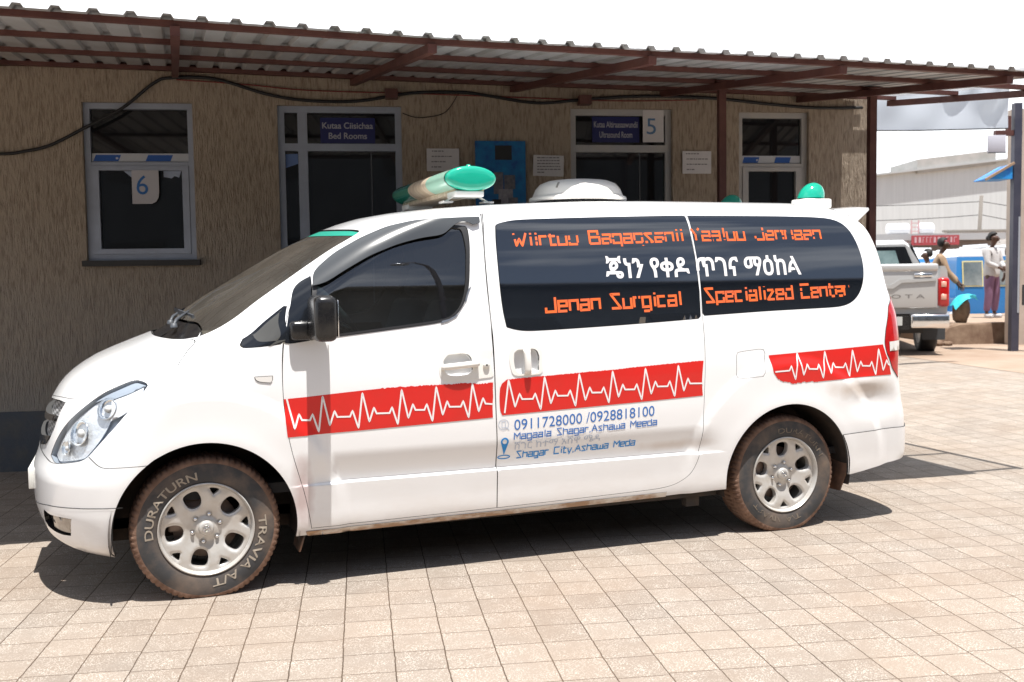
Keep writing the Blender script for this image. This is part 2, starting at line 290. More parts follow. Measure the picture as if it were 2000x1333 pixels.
def paver_material():
    m = bpy.data.materials.new('terrazzo_paving'); m.use_nodes = True; t = m.node_tree; b = t.nodes['Principled BSDF']; L = t.links
    N = lambda k, **kw: (lambda n: ([setattr(n, a, v) for a, v in kw.items()], n)[1])(t.nodes.new(k))
    c = N('ShaderNodeTexCoord')
    def noise(scale, detail=4, rough=.6, vec=None):
        n = N('ShaderNodeTexNoise'); n.inputs['Scale'].default_value = scale; n.inputs['Detail'].default_value = detail; n.inputs['Roughness'].default_value = rough
        L.new(vec or c.outputs['Object'], n.inputs['Vector']); return n
    wob = noise(3.5, 3); sub = N('ShaderNodeVectorMath', operation='SUBTRACT'); sub.inputs[1].default_value = (.5, .5, .5); L.new(wob.outputs['Color'], sub.inputs[0])
    scl = N('ShaderNodeVectorMath', operation='SCALE'); scl.inputs['Scale'].default_value = .010; L.new(sub.outputs[0], scl.inputs[0])
    wob2 = noise(22, 3); sub2 = N('ShaderNodeVectorMath', operation='SUBTRACT'); sub2.inputs[1].default_value = (.5, .5, .5); L.new(wob2.outputs['Color'], sub2.inputs[0])
    scl2 = N('ShaderNodeVectorMath', operation='SCALE'); scl2.inputs['Scale'].default_value = .007; L.new(sub2.outputs[0], scl2.inputs[0])
    add = N('ShaderNodeVectorMath', operation='ADD'); L.new(c.outputs['Object'], add.inputs[0]); L.new(scl.outputs[0], add.inputs[1])
    add2 = N('ShaderNodeVectorMath', operation='ADD'); L.new(add.outputs[0], add2.inputs[0]); L.new(scl2.outputs[0], add2.inputs[1])
    sp = N('ShaderNodeSeparateXYZ'); L.new(add2.outputs[0], sp.inputs[0])
    cb = N('ShaderNodeCombineXYZ')                    # rows of the pattern run in depth
    sx = N('ShaderNodeMath', operation='ADD'); sx.inputs[1].default_value = -.032 + 20; L.new(sp.outputs['X'], sx.inputs[0])
    sy = N('ShaderNodeMath', operation='ADD'); sy.inputs[1].default_value = .07 + 20; L.new(sp.outputs['Y'], sy.inputs[0])
    L.new(sy.outputs[0], cb.inputs['X']); L.new(sx.outputs[0], cb.inputs['Y'])
    def brick(mortar, smooth):
        k = N('ShaderNodeTexBrick', offset=.08, offset_frequency=3, squash=1.0); k.inputs['Scale'].default_value = 1; k.inputs['Brick Width'].default_value = .2; k.inputs['Row Height'].default_value = .2
        k.inputs['Mortar Size'].default_value = mortar; k.inputs['Mortar Smooth'].default_value = smooth; k.inputs['Bias'].default_value = 0; L.new(cb.outputs[0], k.inputs['Vector']); return k
    k = brick(.0030, .4)
    k.inputs['Color1'].default_value = (.290, .245, .204, 1); k.inputs['Color2'].default_value = (.230, .194, .162, 1); k.inputs['Mortar'].default_value = (.088, .064, .046, 1)
    # white stone chips in patches
    chip = N('ShaderNodeTexVoronoi'); chip.inputs['Scale'].default_value = 135; L.new(c.outputs['Object'], chip.inputs['Vector'])
    cr = N('ShaderNodeValToRGB'); cr.color_ramp.elements[0].position = .27; cr.color_ramp.elements[1].position = .45; cr.color_ramp.elements[0].color = (1, 1, 1, 1); cr.color_ramp.elements[1].color = (0, 0, 0, 1)
    L.new(chip.outputs['Distance'], cr.inputs['Fac'])
    patch = noise(7, 5, .7); pr = N('ShaderNodeValToRGB'); pr.color_ramp.elements[0].position = .34; pr.color_ramp.elements[1].position = .72; L.new(patch.outputs['Fac'], pr.inputs['Fac'])
    mm = N('ShaderNodeMath', operation='MULTIPLY'); L.new(cr.outputs['Color'], mm.inputs[0]); L.new(pr.outputs['Color'], mm.inputs[1])
    ms = N('ShaderNodeMath', operation='MULTIPLY'); ms.inputs[1].default_value = .9; L.new(mm.outputs[0], ms.inputs[0])
    im = N('ShaderNodeMath', operation='SUBTRACT'); im.inputs[0].default_value = 1; L.new(k.outputs['Fac'], im.inputs[1])
    mk = N('ShaderNodeMath', operation='MULTIPLY'); L.new(ms.outputs[0], mk.inputs[0]); L.new(im.outputs[0], mk.inputs[1])
    x1 = N('ShaderNodeMixRGB'); x1.inputs['Color2'].default_value = (.66, .62, .56, 1); L.new(mk.outputs[0], x1.inputs['Fac']); L.new(k.outputs['Color'], x1.inputs['Color1'])
    # open, earth-filled joints run in depth: the darkest lines
    fs = N('ShaderNodeMath', operation='MULTIPLY'); fs.inputs[1].default_value = 5.0; L.new(sx.outputs[0], fs.inputs[0])
    fr = N('ShaderNodeMath', operation='FRACT'); L.new(fs.outputs[0], fr.inputs[0])
    pp = N('ShaderNodeMath', operation='PINGPONG'); pp.inputs[1].default_value = .5; L.new(fr.outputs[0], pp.inputs[0])
    wv = noise(2.2, 4, .7); wr = N('ShaderNodeMapRange'); wr.inputs['From Min'].default_value = .3; wr.inputs['From Max'].default_value = .7; wr.inputs['To Min'].default_value = .006; wr.inputs['To Max'].default_value = .024; L.new(wv.outputs['Fac'], wr.inputs['Value'])
    jl = N('ShaderNodeMapRange'); jl.interpolation_type = 'SMOOTHSTEP'; jl.inputs['From Min'].default_value = 0; jl.inputs['To Min'].default_value = 1; jl.inputs['To Max'].default_value = 0
    L.new(wr.outputs['Result'], jl.inputs['From Max']); L.new(pp.outputs[0], jl.inputs['Value'])
    xj = N('ShaderNodeMixRGB'); xj.inputs['Color2'].default_value = (.038, .022, .012, 1); L.new(jl.outputs['Result'], xj.inputs['Fac']); L.new(x1.outputs['Color'], xj.inputs['Color1']); x1 = xj
    # earth stains and worn pale areas
    st = noise(.9, 7, .65); sr = N('ShaderNodeValToRGB'); sr.color_ramp.elements[0].position = .40; sr.color_ramp.elements[1].position = .72; L.new(st.outputs['Fac'], sr.inputs['Fac'])
    sm = N('ShaderNodeMath', operation='MULTIPLY'); sm.inputs[1].default_value = .38; L.new(sr.outputs['Color'], sm.inputs[0])
    x2 = N('ShaderNodeMixRGB'); x2.inputs['Color2'].default_value = (.26, .18, .12, 1); L.new(sm.outputs[0], x2.inputs['Fac']); L.new(x1.outputs['Color'], x2.inputs['Color1'])
    gr = noise(160, 3, .7); g2 = N('ShaderNodeMixRGB', blend_type='OVERLAY'); g2.inputs['Fac'].default_value = .35; L.new(x2.outputs['Color'], g2.inputs['Color1']); L.new(gr.outputs['Fac'], g2.inputs['Color2'])
    L.new(g2.outputs['Color'], b.inputs['Base Color']); b.inputs['Roughness'].default_value = .82; b.inputs['Specular IOR Level'].default_value = .35
    bp = N('ShaderNodeBump', invert=True); bp.inputs['Strength'].default_value = .55; bp.inputs['Distance'].default_value = .006; L.new(k.outputs['Fac'], bp.inputs['Height'])
    fine = noise(60, 6, .7); bp2 = N('ShaderNodeBump'); bp2.inputs['Strength'].default_value = .25; bp2.inputs['Distance'].default_value = .004; L.new(fine.outputs['Fac'], bp2.inputs['Height']); L.new(bp.outputs['Normal'], bp2.inputs['Normal'])
    L.new(bp2.outputs['Normal'], b.inputs['Normal']); return m

def ground_sheet(name, m, s0, s1, n0, n1, lift):
    ss = [s0] + [v for v in [5.3 + .3*i for i in range(15)] if s0 < v < s1] + [s1]
    mb = MB(); vs = []; fs = []
    for s in ss: vs += [(s, n0, gz(s) + lift), (s, n1, gz(s) + lift)]
    for i in range(len(ss)-1): fs.append((2*i, 2*i+2, 2*i+3, 2*i+1))
    mb.add(vs, fs, 0, True)
    return mb.build(name, m, None, (0, 0, 0), (0, 0, -PHI), fix=False)
tag(ground_sheet('ground', paver_material(), -300, 400, -300, 500, 0), kind='structure')
M['earth'] = mat('bare_earth', (.27, .19, .135), .95, col2=(.34, .26, .20), nscale=1.3, bump=.4, bscale=14, detail=9)
tag(ground_sheet('dirt_road', M['earth'], 8.9, 140, 6.4, 160, .004), kind='structure')

# ------------------------------------------------------------------ clinic building
WALL_N = 3.64                            # front face of the rendered wall
clinic = empty('clinic_building', (0, 0, 0), -PHI, 'brown roughcast single storey clinic building with aluminium windows and doors', 'building')
plaster = mat('roughcast_plaster', (.46, .375, .29), .95, col2=(.14, .095, .065), nscale=23, stretch=(2.6, 2.6, .42), ramp=(.47, .84), bump=1.0, bscale=34, bstretch=(3.0, 3.0, .45), bdist=.035, detail=8)
M['plaster'] = add_dust(plaster, (.40, .37, .33), .45, 2.5, 1.6, .75)
M['plinth'] = mat('plinth_paint', (.085, .095, .11), .8, col2=(.12, .115, .105), nscale=6, ramp=(.45, .7), bump=.6, bscale=20)
OPEN = [(-1.39, -.553, 1.655, 2.895), (.105, 1.10, .10, 2.885), (2.51, 3.395, .10, 2.885), (3.985, 4.62, 1.655, 2.870)]
def wall_face(mb, s0, s1, z0, z1, holes, n, depth):
    xs = sorted({s0, s1, *[h[0] for h in holes], *[h[1] for h in holes]}); zs = sorted({z0, z1, *[h[2] for h in holes if z0 < h[2] < z1], *[h[3] for h in holes if z0 < h[3] < z1]})
    for a, b in zip(xs, xs[1:]):
        for c, d in zip(zs, zs[1:]):
            if not any(h[0] <= a and b <= h[1] and h[2] <= c and d <= h[3] for h in holes):
                mb.add([(a, n, c), (b, n, c), (b, n, d), (a, n, d)], [(0, 1, 2, 3)])
    for h in holes:
        a, b, c, d = h[0], h[1], max(h[2], z0), min(h[3], z1)
        if c >= d: continue
        mb.add([(a, n, c), (a, n+depth, c), (a, n+depth, d), (a, n, d)], [(0, 1, 2, 3)])
        mb.add([(b, n, c), (b, n, d), (b, n+depth, d), (b, n+depth, c)], [(0, 1, 2, 3)])
        if h[3] <= z1: mb.add([(a, n, d), (a, n+depth, d), (b, n+depth, d), (b, n, d)], [(0, 1, 2, 3)])
        if h[2] >= z0: mb.add([(a, n, c), (b, n, c), (b, n+depth, c), (a, n+depth, c)], [(0, 1, 2, 3)])
S0, S1, ZT = -9.0, 5.165, 3.16
mb = MB(); wall_face(mb, S0, S1, .475, ZT, OPEN, WALL_N, .22)
mb.add([(S1, WALL_N, .475), (S1, 8.2, .475), (S1, 8.2, ZT), (S1, WALL_N, ZT)], [(0, 1, 2, 3)])
mb.add([(S0, WALL_N, .475), (S0, WALL_N, ZT), (S0, 8.2, ZT), (S0, 8.2, .475)], [(0, 1, 2, 3)])
mb.add([(S0, 8.2, 0), (S0, 8.2, ZT), (S1, 8.2, ZT), (S1, 8.2, 0)], [(0, 1, 2, 3)])
mb.build('wall', M['plaster'], clinic, fix=False)
mb = MB(); pl = WALL_N - .012; wall_face(mb, S0, S1 + .012, 0, .475, OPEN, pl, .232)
mb.add([(S1 + .012, pl, 0), (S1 + .012, 8.2, 0), (S1 + .012, 8.2, .475), (S1 + .012, pl, .475)], [(0, 1, 2, 3)])
mb.add([(S0, pl, .475), (S1+.012, pl, .475), (S1+.012, WALL_N + .0, .475), (S0, WALL_N, .475)], [(0, 1, 2, 3)])
mb.build('plinth', M['plinth'], clinic, fix=False)
mb = MB(); i0 = WALL_N + .22                        # dim rooms behind the openings
mb.add([(S0, 7.9, .1), (S1, 7.9, .1), (S1, 7.9, 3.1), (S0, 7.9, 3.1)], [(0, 3, 2, 1)])
mb.add([(S0, i0, .1), (S1, i0, .1), (S1, 7.9, .1), (S0, 7.9, .1)], [(0, 1, 2, 3)])
mb.add([(S0, i0, 3.1), (S0, 7.9, 3.1), (S1, 7.9, 3.1), (S1, i0, 3.1)], [(0, 1, 2, 3)])
for s in (-.25, 1.85, 3.72): mb.box(s, s + .12, i0, 7.9, .1, 3.1)
mb.build('inner_wall', M['dark_inside'], clinic)
mb = MB(); mb.box(S0, S1, WALL_N + .02, 8.2, ZT + .002, ZT + .10); mb.build('roof_slab', M['concrete'], clinic)

def rect_frame(mb, a, b, c, d, w, n0, n1, mi=0, wb=None, wt=None):
    wb = wb or w; wt = wt or w
    mb.box(a, a + w, n0, n1, c, d, mi); mb.box(b - w, b, n0, n1, c, d, mi)
    mb.box(a + w, b - w, n0 + .001, n1 - .001, c, c + wb, mi); mb.box(a + w, b - w, n0 + .001, n1 - .001, d - wt, d, mi)
F0, F1 = WALL_N + .045, WALL_N + .105               # frames sit back in the reveal
def clinic_window(o, am, last=False):
    a, b, c, d = o
    w = empty('window', parent=clinic)
    mb = MB(); rect_frame(mb, a, b, c, d, .047, F0, F1); mb.box(a + .047, b - .047, F0 + .002, F1 - .002, 2.402, 2.432)
    mb.build('frame', am, w)
    mb = MB(); rect_frame(mb, a + .049, b - .049, c + .049, 2.400, .052, F0 - .008, F1 - .012, wb=.042, wt=.034); mb.build('sash', am, w)
    mb = MB(); mb.box(a + .048, b - .048, F0 + .035, F0 + .040, 2.433, d - .048); mb.box(a + .102, b - .102, F0 + .028, F0 + .033, c + .092, 2.365); mb.build('pane', M['pane'], w)
    mb = MB(); mb.box(a - .03, b + .03, WALL_N - .05, F0 + .02, c - .047, c - .002); mb.build('sill', mat('sill_dark', (.05, .048, .046), .8), w)
    st = empty('sticker_strip', parent=w); mb = MB(); z0, z1 = 2.436, 2.502; yy = F0 + .020
    W_ = b - a - .1; x = a + .05
    mb.box(x, x + W_, yy, yy + .003, z0, z1, 0)
    for f0, f1 in ((.01, .30), (.55, .84)):
        mb.add([(x + W_*f0, yy - .002, z0 + .004), (x + W_*(f1 - .03), yy - .002, z0 + .004), (x + W_*f1, yy - .002, z1 - .012), (x + W_*(f0 + .03), yy - .002, z1 - .012)], [(0, 1, 2, 3)], 1)
    for f0 in (.245, .88): mb.box(x + W_*f0, x + W_*(f0 + .025), yy - .003, yy - .0025, z0 + .02, z1 - .03, 0)
    s = mb.build('sticker', [mat('sticker_white', (.50, .52, .56), .6), mat('sticker_blue', (.015, .09, .36), .5)], w); bpy.data.objects.remove(st)
    if not last:
        mb = MB(); yy = F0 + .024; rng = random.Random(4)
        for q in ([(-1.105, 2.363), (-1.03, 2.30), (-1.00, 2.363)], [(-.80, 2.364), (-.80, 2.318), (-.74, 2.305), (-.715, 2.325), (-.68, 2.31), (-.665, 2.364)]):
            mb.add([(p[0], yy, p[1]) for p in q] + [(p[0], yy + .002, p[1]) for p in q], [tuple(range(len(q))), tuple(range(len(q), 2*len(q)))[::-1]])
        mb.build('torn_sticker', mat('torn_film', (.38, .44, .56), .7), w, fix=False)
clinic_window(OPEN[0], M['alu']); clinic_window(OPEN[3], M['alu_grey'], True)
def clinic_door(o, am, mull=None):
    a, b, c, d = o; g = empty('door', parent=clinic); mb = MB(); w = .052
    mb.box(a, a + w, F0, F1, c, d); mb.box(b - w, b, F0, F1, c, d); mb.box(a + w, b - w, F0 + .001, F1 - .001, d - w, d)
    if mull: mb.box(mull[0], mull[1], F0 - .003, F1 + .003, c, d - w)
    segs = [(a + w, mull[0]), (mull[1], b - w)] if mull else [(a + w, b - w)]
    for p, q in segs: mb.box(p, q, F0 + .001, F1 - .001, 2.525, 2.585)
    mb.build('frame', am, g)
    mb = MB()
    for p, q in segs: mb.box(p, q, F0 + .03, F0 + .035, 2.586, d - w - .001)
    if mull: mb.box(a + w, mull[0], F0 + .03, F0 + .035, c + .1, 2.524)
    mb.build('pane', M['pane'], g)
    p, q = segs[-1]                                     # closed leaf of dark glass
    mb = MB(); mb.box(p + .002, q - .002, F0 + .034, F0 + .040, c + .03, 2.523); mb.build('pane', M['pane'], g)
    mb = MB(); xs = p + (q - p)*.72; mb.box(xs - .005, xs + .005, F0 + .028, F0 + .034, c + .03, 2.523); mb.box(p + .002, q - .002, F0 + .026, F0 + .034, c + .002, c + .16)
    mb.build('door_leaf', mat('dark_door_stile', (.10, .105, .12), .4), g)
    mb = MB(); mb.rbox(p + .04, p + .065, F0 - .012, F0 + .03, 1.02, 1.20, .006); mb.build('handle', M['chrome'], g)
clinic_door(OPEN[1], M['alu'], (.262, .338)); clinic_door(OPEN[2], M['alu_grey'])
mb = MB(); mb.add([(.158, F0 + .028, 2.50), (.258, F0 + .028, 2.505), (.258, F0 + .028, 2.425), (.158, F0 + .028, 2.39)], [(0, 1, 2, 3)])
mb.build('torn_sticker', mat('torn_film_blue', (.16, .25, .50), .7), clinic, fix=False)

# ------------------------------------------------------------------ signs and papers on the clinic
def wall_sheet(name, s0, s1, z0, z1, n, m, label, cat, group=None, thick=.003, tilt=0.0, cut=None):
    root = empty(name, site((s0 + s1)/2, n, z0), -PHI, label, cat, group)
    w, h = (s1 - s0)/2, z1 - z0; poly = cut or [(-w, 0), (w, 0), (w, h), (-w, h)]
    poly = [(x*math.cos(tilt) - z*math.sin(tilt), x*math.sin(tilt) + z*math.cos(tilt)) for x, z in poly]
    mb = MB(); mb.prism(poly, -thick, 0, 'y'); mb.build('sheet', m, root); return root, w, h
GS = 'printed paper notices taped to the clinic wall'
def notice(s0, s1, z0, z1, rows, label, tilt, seed):
    r, w, h = wall_sheet('notice_paper', s0, s1, z0, z1, WALL_N - .012, M['paper'], label, 'notice', GS, tilt=tilt)
    mb = MB(); rng = random.Random(seed)
    for k, (fx0, fx1) in enumerate(rows):
        z = h*(.86 - .70*k/max(len(rows)-1, 1)) if len(rows) > 1 else h*.5; x = -w*.80 + fx0*1.6*w
        while x < -w*.80 + fx1*1.6*w:
            l = rng.uniform(.008, .03); mb.box(x, min(x + l, w*.85), -.0046, -.0036, z, z + .009); x += l + .006
    mb.build('print_lines', M['print_grey'], r, fix=False)
notice(1.30, 1.567, 2.358, 2.542, [(.08, .5), (.06, .85), (.05, .62), (.05, .35)], 'white paper notice with four short lines, just left of the blue poster', .0, 1)
notice(2.183, 2.442, 2.317, 2.49, [(.05, .95)]*5 + [(.05, .3)], 'white paper notice with six even lines, between the blue poster and the ultrasound door', -.03, 2)
notice(3.477, 3.731, 2.339, 2.53, [(.02, .55), (.05, .95), (.05, .9), (.05, .4)], 'white paper notice on the wall between the ultrasound door and the red post', .0, 3)
def room_sign(s0, s1, z0, z1, t1, t2, label):
    r, w, h = wall_sheet('room_sign', s0, s1, z0, z1, F0 + .028, M['navy'], label, 'sign', 'navy room signs over the clinic doors', .006)
    flat_text('lettering', t1, M['sign_text'], r, 0, h*.58, 2*w*.93, -.0075, h*.24, .012); flat_text('lettering', t2, M['sign_text'], r, 0, h*.18, 2*w*.70, -.0075, h*.24, .012)
room_sign(.443, .884, 2.59, 2.797, 'Kutaa Ciisichaa', 'Bed Rooms', 'navy sign reading Kutaa Ciisichaa Bed Rooms above the dark doorway')
room_sign(2.711, 3.121, 2.612, 2.826, 'Kutaa Altiraasaawundii', 'Ultrasound Room', 'navy sign reading Ultrasound Room in the glass above the right door')
r, w, h = wall_sheet('number_paper', 3.145, 3.328, 2.61, 2.881, F0 - .004, M['paper'], 'white paper with a blue 5 taped beside the ultrasound sign', 'number sheet', 'blue numbers on white paper')
flat_text('lettering', '5', mat('digit_grey_blue', (.10, .20, .36), .7), r, -.018, .068, .082, -.0045, .136)
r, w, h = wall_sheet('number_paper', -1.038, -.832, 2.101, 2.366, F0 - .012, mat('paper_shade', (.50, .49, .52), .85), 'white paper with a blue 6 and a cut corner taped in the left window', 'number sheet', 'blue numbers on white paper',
                     cut=[(-.103, 0), (.045, 0), (.08, .018), (.097, .05), (.103, .10), (.103, .265), (-.103, .265)])
flat_text('lettering', '6', M['print_blue'], r, -.024, .075, .088, -.0045, .152)
r, w, h = wall_sheet('wall_poster', 1.699, 2.121, 1.75, 2.606, WALL_N - .014, mat('poster_blue', (.006, .07, .28), .4, col2=(.008, .24, .50), nscale=14, ramp=(.3, .75)), 'blue poster with a black square and grey photos behind the light bar', 'poster')
mb = MB()
mb.box(-.045, .095, -.006, -.0035, h - .155, h - .037, 0)
pc = [((-.06, .42), (.02, .60)), ((-.02, .34), (.10, .46)), ((.03, .46), (.12, .575)), ((-.07, .28), (.13, .345)), ((-.02, .20), (.15, .30)), ((.06, .30), (.14, .39))]
for k, (p, q) in enumerate(pc): mb.box(p[0], q[0], -.006 - .0008*k, -.0035, p[1], q[1], 1 + k % 3)
mb.box(-.075, .0, -.012, -.0035, .30, .375, 0)
mb.build('picture', [mat('poster_black', (.02, .02, .022), .5), mat('poster_grey', (.22, .21, .24), .5, col2=(.12, .12, .15), nscale=30), mat('poster_pale', (.36, .35, .38), .5, col2=(.20, .20, .24), nscale=25), mat('poster_slate', (.09, .10, .14), .5, col2=(.2, .19, .2), nscale=40)], r)

# ------------------------------------------------------------------ canopy in front of the clinic
canopy = empty('canopy', (0, 0, 0), -PHI, 'corrugated metal canopy on red steel rafters along the clinic front', 'canopy')
RAF = [(-4.85, 3.200, -4.38, .18, 2.86), (-3.45, 3.165, -2.98, .36, 2.83), (-2.06, 3.138, -1.59, .55, 2.805), (-.671, 3.108, -.190, .745, 2.781), (.717, 3.066, 1.164, .953, 2.762), (2.025, 3.029, 2.459, 1.032, 2.734),
       (3.305, 3.007, 3.716, 1.171, 2.727), (4.525, 2.973, 4.917, 1.289, 2.706), (5.36, 2.950, 5.74, 1.40, 2.690)]
def along(k, f):                                      # point on rafter k's axis, f from wall to eave
    a = RAF[k]; return Vector((a[0] + (a[2]-a[0])*f, 3.62 + (a[3]-3.62)*f, a[1] + (a[4]-a[1])*f))
for k in range(len(RAF)):
    mb = MB(); mb.bar(along(k, -.005), along(k, 1), .05, .048); mb.build('rafter', M['steel_red'], canopy)
def slab_at(u, f):                                    # u: rafter index as a real number
    k = min(max(int(u), 0), len(RAF)-2); t = u - k; return along(k, f)*(1-t) + along(k+1, f)*t
for f in (.03, .36, .68, .985):
    mb = MB(); pts = [slab_at(u, f) + Vector((0, 0, .040)) for u in np.linspace(0, len(RAF)-1, 9)]
    for a, b in zip(pts, pts[1:]): mb.bar(a, b, .04, .030)
    mb.build('purlin', M['steel_red'], canopy)
sheet = MB(); vs = []; fs = []
nr = 64; FS = (-.04, .2, .45, .7, .9, 1.02)
def roof_part(name, k0, k1, m):
    prof = []
    for k in range(k0, k1):
        for t, h in ((0, 0), (.60, 0), (.68, .022), (.90, .022), (.98, 0)): prof.append(((k + t)/nr, h))
    prof.append((k1/nr, 0)); m_ = len(FS); mb = MB()
    vs = [slab_at(u*(len(RAF)-1), f) + Vector((0, 0, .057 + h)) for u, h in prof for f in FS]
    mb.add(vs, [(i*m_+j, (i+1)*m_+j, (i+1)*m_+j+1, i*m_+j+1) for i in range(len(prof)-1) for j in range(m_-1)], 0, False)
    ro = mb.build(name, m, canopy); md = ro.modifiers.new('thickness', 'SOLIDIFY'); md.thickness = .0015
roof_part('roof_sheet', 0, 60, mat('galvanised_sheet', (.50, .50, .51), .5, .2, col2=(.36, .35, .34), nscale=3, stretch=(1, .4, 1), ramp=(.4, .7)))
clr = bpy.data.materials.new('clear_corrugated'); clr.use_nodes = True; t = clr.node_tree; b_ = t.nodes['Principled BSDF']; b_.inputs['Base Color'].default_value = (.7, .7, .68, 1); b_.inputs['Roughness'].default_value = .3
tr_ = t.nodes.new('ShaderNodeBsdfTransparent'); mx_ = t.nodes.new('ShaderNodeMixShader'); mx_.inputs[0].default_value = .9; t.links.new(b_.outputs[0], mx_.inputs[1]); t.links.new(tr_.outputs[0], mx_.inputs[2]); t.links.new(mx_.outputs[0], t.nodes['Material Output'].inputs['Surface'])
roof_part('clear_sheet', 60, 64, clr)
mb = MB(); a = slab_at(0, .0); 
pts = [slab_at(u, .0) + Vector((0, -.02, .05)) for u in np.linspace(0, 7.62, 9)]
for a, b in zip(pts, pts[1:]): mb.bar(a, b, .05, .05)
mb.build('wall_rail', M['steel_red'], canopy)
for s, n in ((3.505, 2.75), (4.735, 2.75)):
    z = 2.94 if s < 4 else 2.905
    mb = MB(); mb.box(s - .028, s + .028, n - .028, n + .028, 0.012, z); mb.box(s - .075, s + .075, n - .075, n + .075, 0, .012); mb.box(s - .06, s + .06, n - .06, n + .06, z, z + .01)
    mb.build('post', M['steel_red'], canopy)
for s in (1.02, 2.62): 
    mb = MB(); mb.box(s - .05, s + .05, WALL_N - .10, WALL_N - .002, 2.955 - .02*s, 3.03 - .02*s); mb.build('bracket', M['steel_red'], canopy)

# cables along the wall
CB = [(-3.2, 2.60), (-2.5, 2.50), (-2.004, 2.483), (-1.815, 2.504), (-1.625, 2.552), (-1.372, 2.684), (-1.079, 2.842), (-.84, 3.036), (-.702, 3.082), (-.369, 3.078), (.025, 2.966), (.346, 2.917), (.755, 2.918), (1.17, 2.985), (1.591, 2.998),
      (1.845, 2.968), (2.232, 2.918), (2.668, 2.956), (3.155, 2.985), (3.742, 2.975), (4.247, 2.931), (4.667, 2.904), (5.1, 2.91)]
def spline(pts, n=6):
    o = []; P = [np.array(p, float) for p in pts]
    for i in range(len(P)-1):
        p0, p1, p2, p3 = P[max(i-1, 0)], P[i], P[i+1], P[min(i+2, len(P)-1)]
        for k in range(n):
            t = k/n; o.append(.5*((2*p1) + (p2-p0)*t + (2*p0-5*p1+4*p2-p3)*t*t + (3*p1-p0-3*p2+p3)*t**3))
    o.append(P[-1]); return o
mb = MB(); mb.tube([(p[0], WALL_N - .025, p[1]) for p in spline(CB)], .013, 7)
tag(mb.build('power_cable', M['cable'], None, (0, 0, 0), (0, 0, -PHI)), 'thick black cable sagging along the top of the clinic wall', 'cable')
mb = MB(); mb.tube([(p[0], WALL_N - .02, p[1]) for p in spline([(-.663, 3.07), (-.132, 3.04), (.349, 3.0), (1.171, 2.985), (2.017, 2.965), (2.889, 2.945), (3.6, 2.96)])], .005, 5)
tag(mb.build('thin_wire', M['red_wire'], None, (0, 0, 0), (0, 0, -PHI)), 'thin red wire running beside the black cable', 'wire')
mb = MB(); mb.tube([(p[0], WALL_N - .015, p[1]) for p in spline([(1.109, 2.827), (1.20, 2.796), (1.30, 2.795), (1.461, 2.84), (1.57, 2.99)])], .004, 5)
tag(mb.build('thin_wire', M['cable'], None, (0, 0, 0), (0, 0, -PHI)), 'thin dark wire looping down beside the bed rooms door', 'wire')
# ------------------------------------------------------------------ body shape of the van
# The body is a stack of rounded plan outlines. U runs along half an outline (nose centre ->
# flank -> tail centre), V runs up the flank and over the roof.  Local frame: x rearwards from
# the front hub, y sideways (near flank negative), z up, metres.
def smooth_curve(px, py):
    """monotone cubic through the points, returned as a function"""
    px = np.array(px, float); py = np.array(py, float)
    h = np.diff(px); d = np.diff(py) / h
    m = np.zeros(len(px)); m[0] = d[0]; m[-1] = d[-1]
    for i in range(1, len(px) - 1):
        if d[i-1] * d[i] > 0:
            w1 = 2*h[i] + h[i-1]; w2 = h[i] + 2*h[i-1]
            m[i] = (w1 + w2) / (w1/d[i-1] + w2/d[i])
    def f(x):
        x = np.clip(np.asarray(x, float), px[0], px[-1])
        i = np.clip(np.searchsorted(px, x, side='right') - 1, 0, len(px) - 2)
        t = (x - px[i]) / h[i]
        return ((2*t**3 - 3*t**2 + 1)*py[i] + (t**3 - 2*t**2 + t)*h[i]*m[i]
                + (-2*t**3 + 3*t**2)*py[i+1] + (t**3 - t**2)*h[i]*m[i+1])
    return f

SECTION = [(.84,.18),(.885,.215),(.918,.25),(.932,.30),(.940,.40),(.950,.50),(.960,.62),(.966,.78),(.966,.93),
           (.959,1.07),(.945,1.20),(.918,1.35),(.884,1.52),(.846,1.66),(.806,1.765),(.752,1.835),
           (.66,1.880),(.52,1.906),(.28,1.917),(0,1.921)]
_sw = np.array([p[0] for p in SECTION]); _sz = np.array([p[1] for p in SECTION])
_sl = np.concatenate([[0], np.cumsum(np.hypot(np.diff(_sw), np.diff(_sz)))])
VMAX = float(_sl[-1])
W_of_V = smooth_curve(_sl, _sw); Z_of_V = smooth_curve(_sl, _sz)
_vt = np.linspace(0, VMAX, 4000); _zt = np.maximum.accumulate(Z_of_V(_vt) + _vt*1e-9)
def V_of_z(z): return np.interp(z, _zt, _vt)
def W_of_z(z): return W_of_V(V_of_z(z))

NOSE = [(.18,-.60),(.25,-.735),(.33,-.765),(.42,-.787),(.55,-.789),(.66,-.758),(.74,-.743),(.82,-.723),(.886,-.700),(.98,-.642),
        (1.078,-.516),(1.15,-.355),(1.206,-.207),(1.28,-.088),(1.367,.030),(1.46,.180),(1.559,.344),(1.66,.520),(1.759,.740),
        (1.82,.930),(1.855,1.186),(1.882,1.55),(1.903,2.05),(1.914,2.55),(1.921,3.05)]
TAIL = [(.18,4.08),(.30,4.15),(.40,4.20),(.60,4.19),(.75,4.160),(.90,4.145),(1.05,4.150),(1.20,4.145),(1.40,4.100),(1.60,4.072),(1.75,4.02),
        (1.83,3.93),(1.88,3.82),(1.908,3.72),(1.921,3.45)]
CORNER_F = [(.18,.50),(.60,.52),(.80,.56),(1.0,.60),(1.2,.60),(1.3,.55),(1.5,.50),(1.7,.46),(1.84,.46),(1.90,.5),(1.921,.2)]
CORNER_R = [(.18,.22),(.60,.24),(1.2,.26),(1.7,.28),(1.87,.32),(1.91,.36),(1.921,.2)]
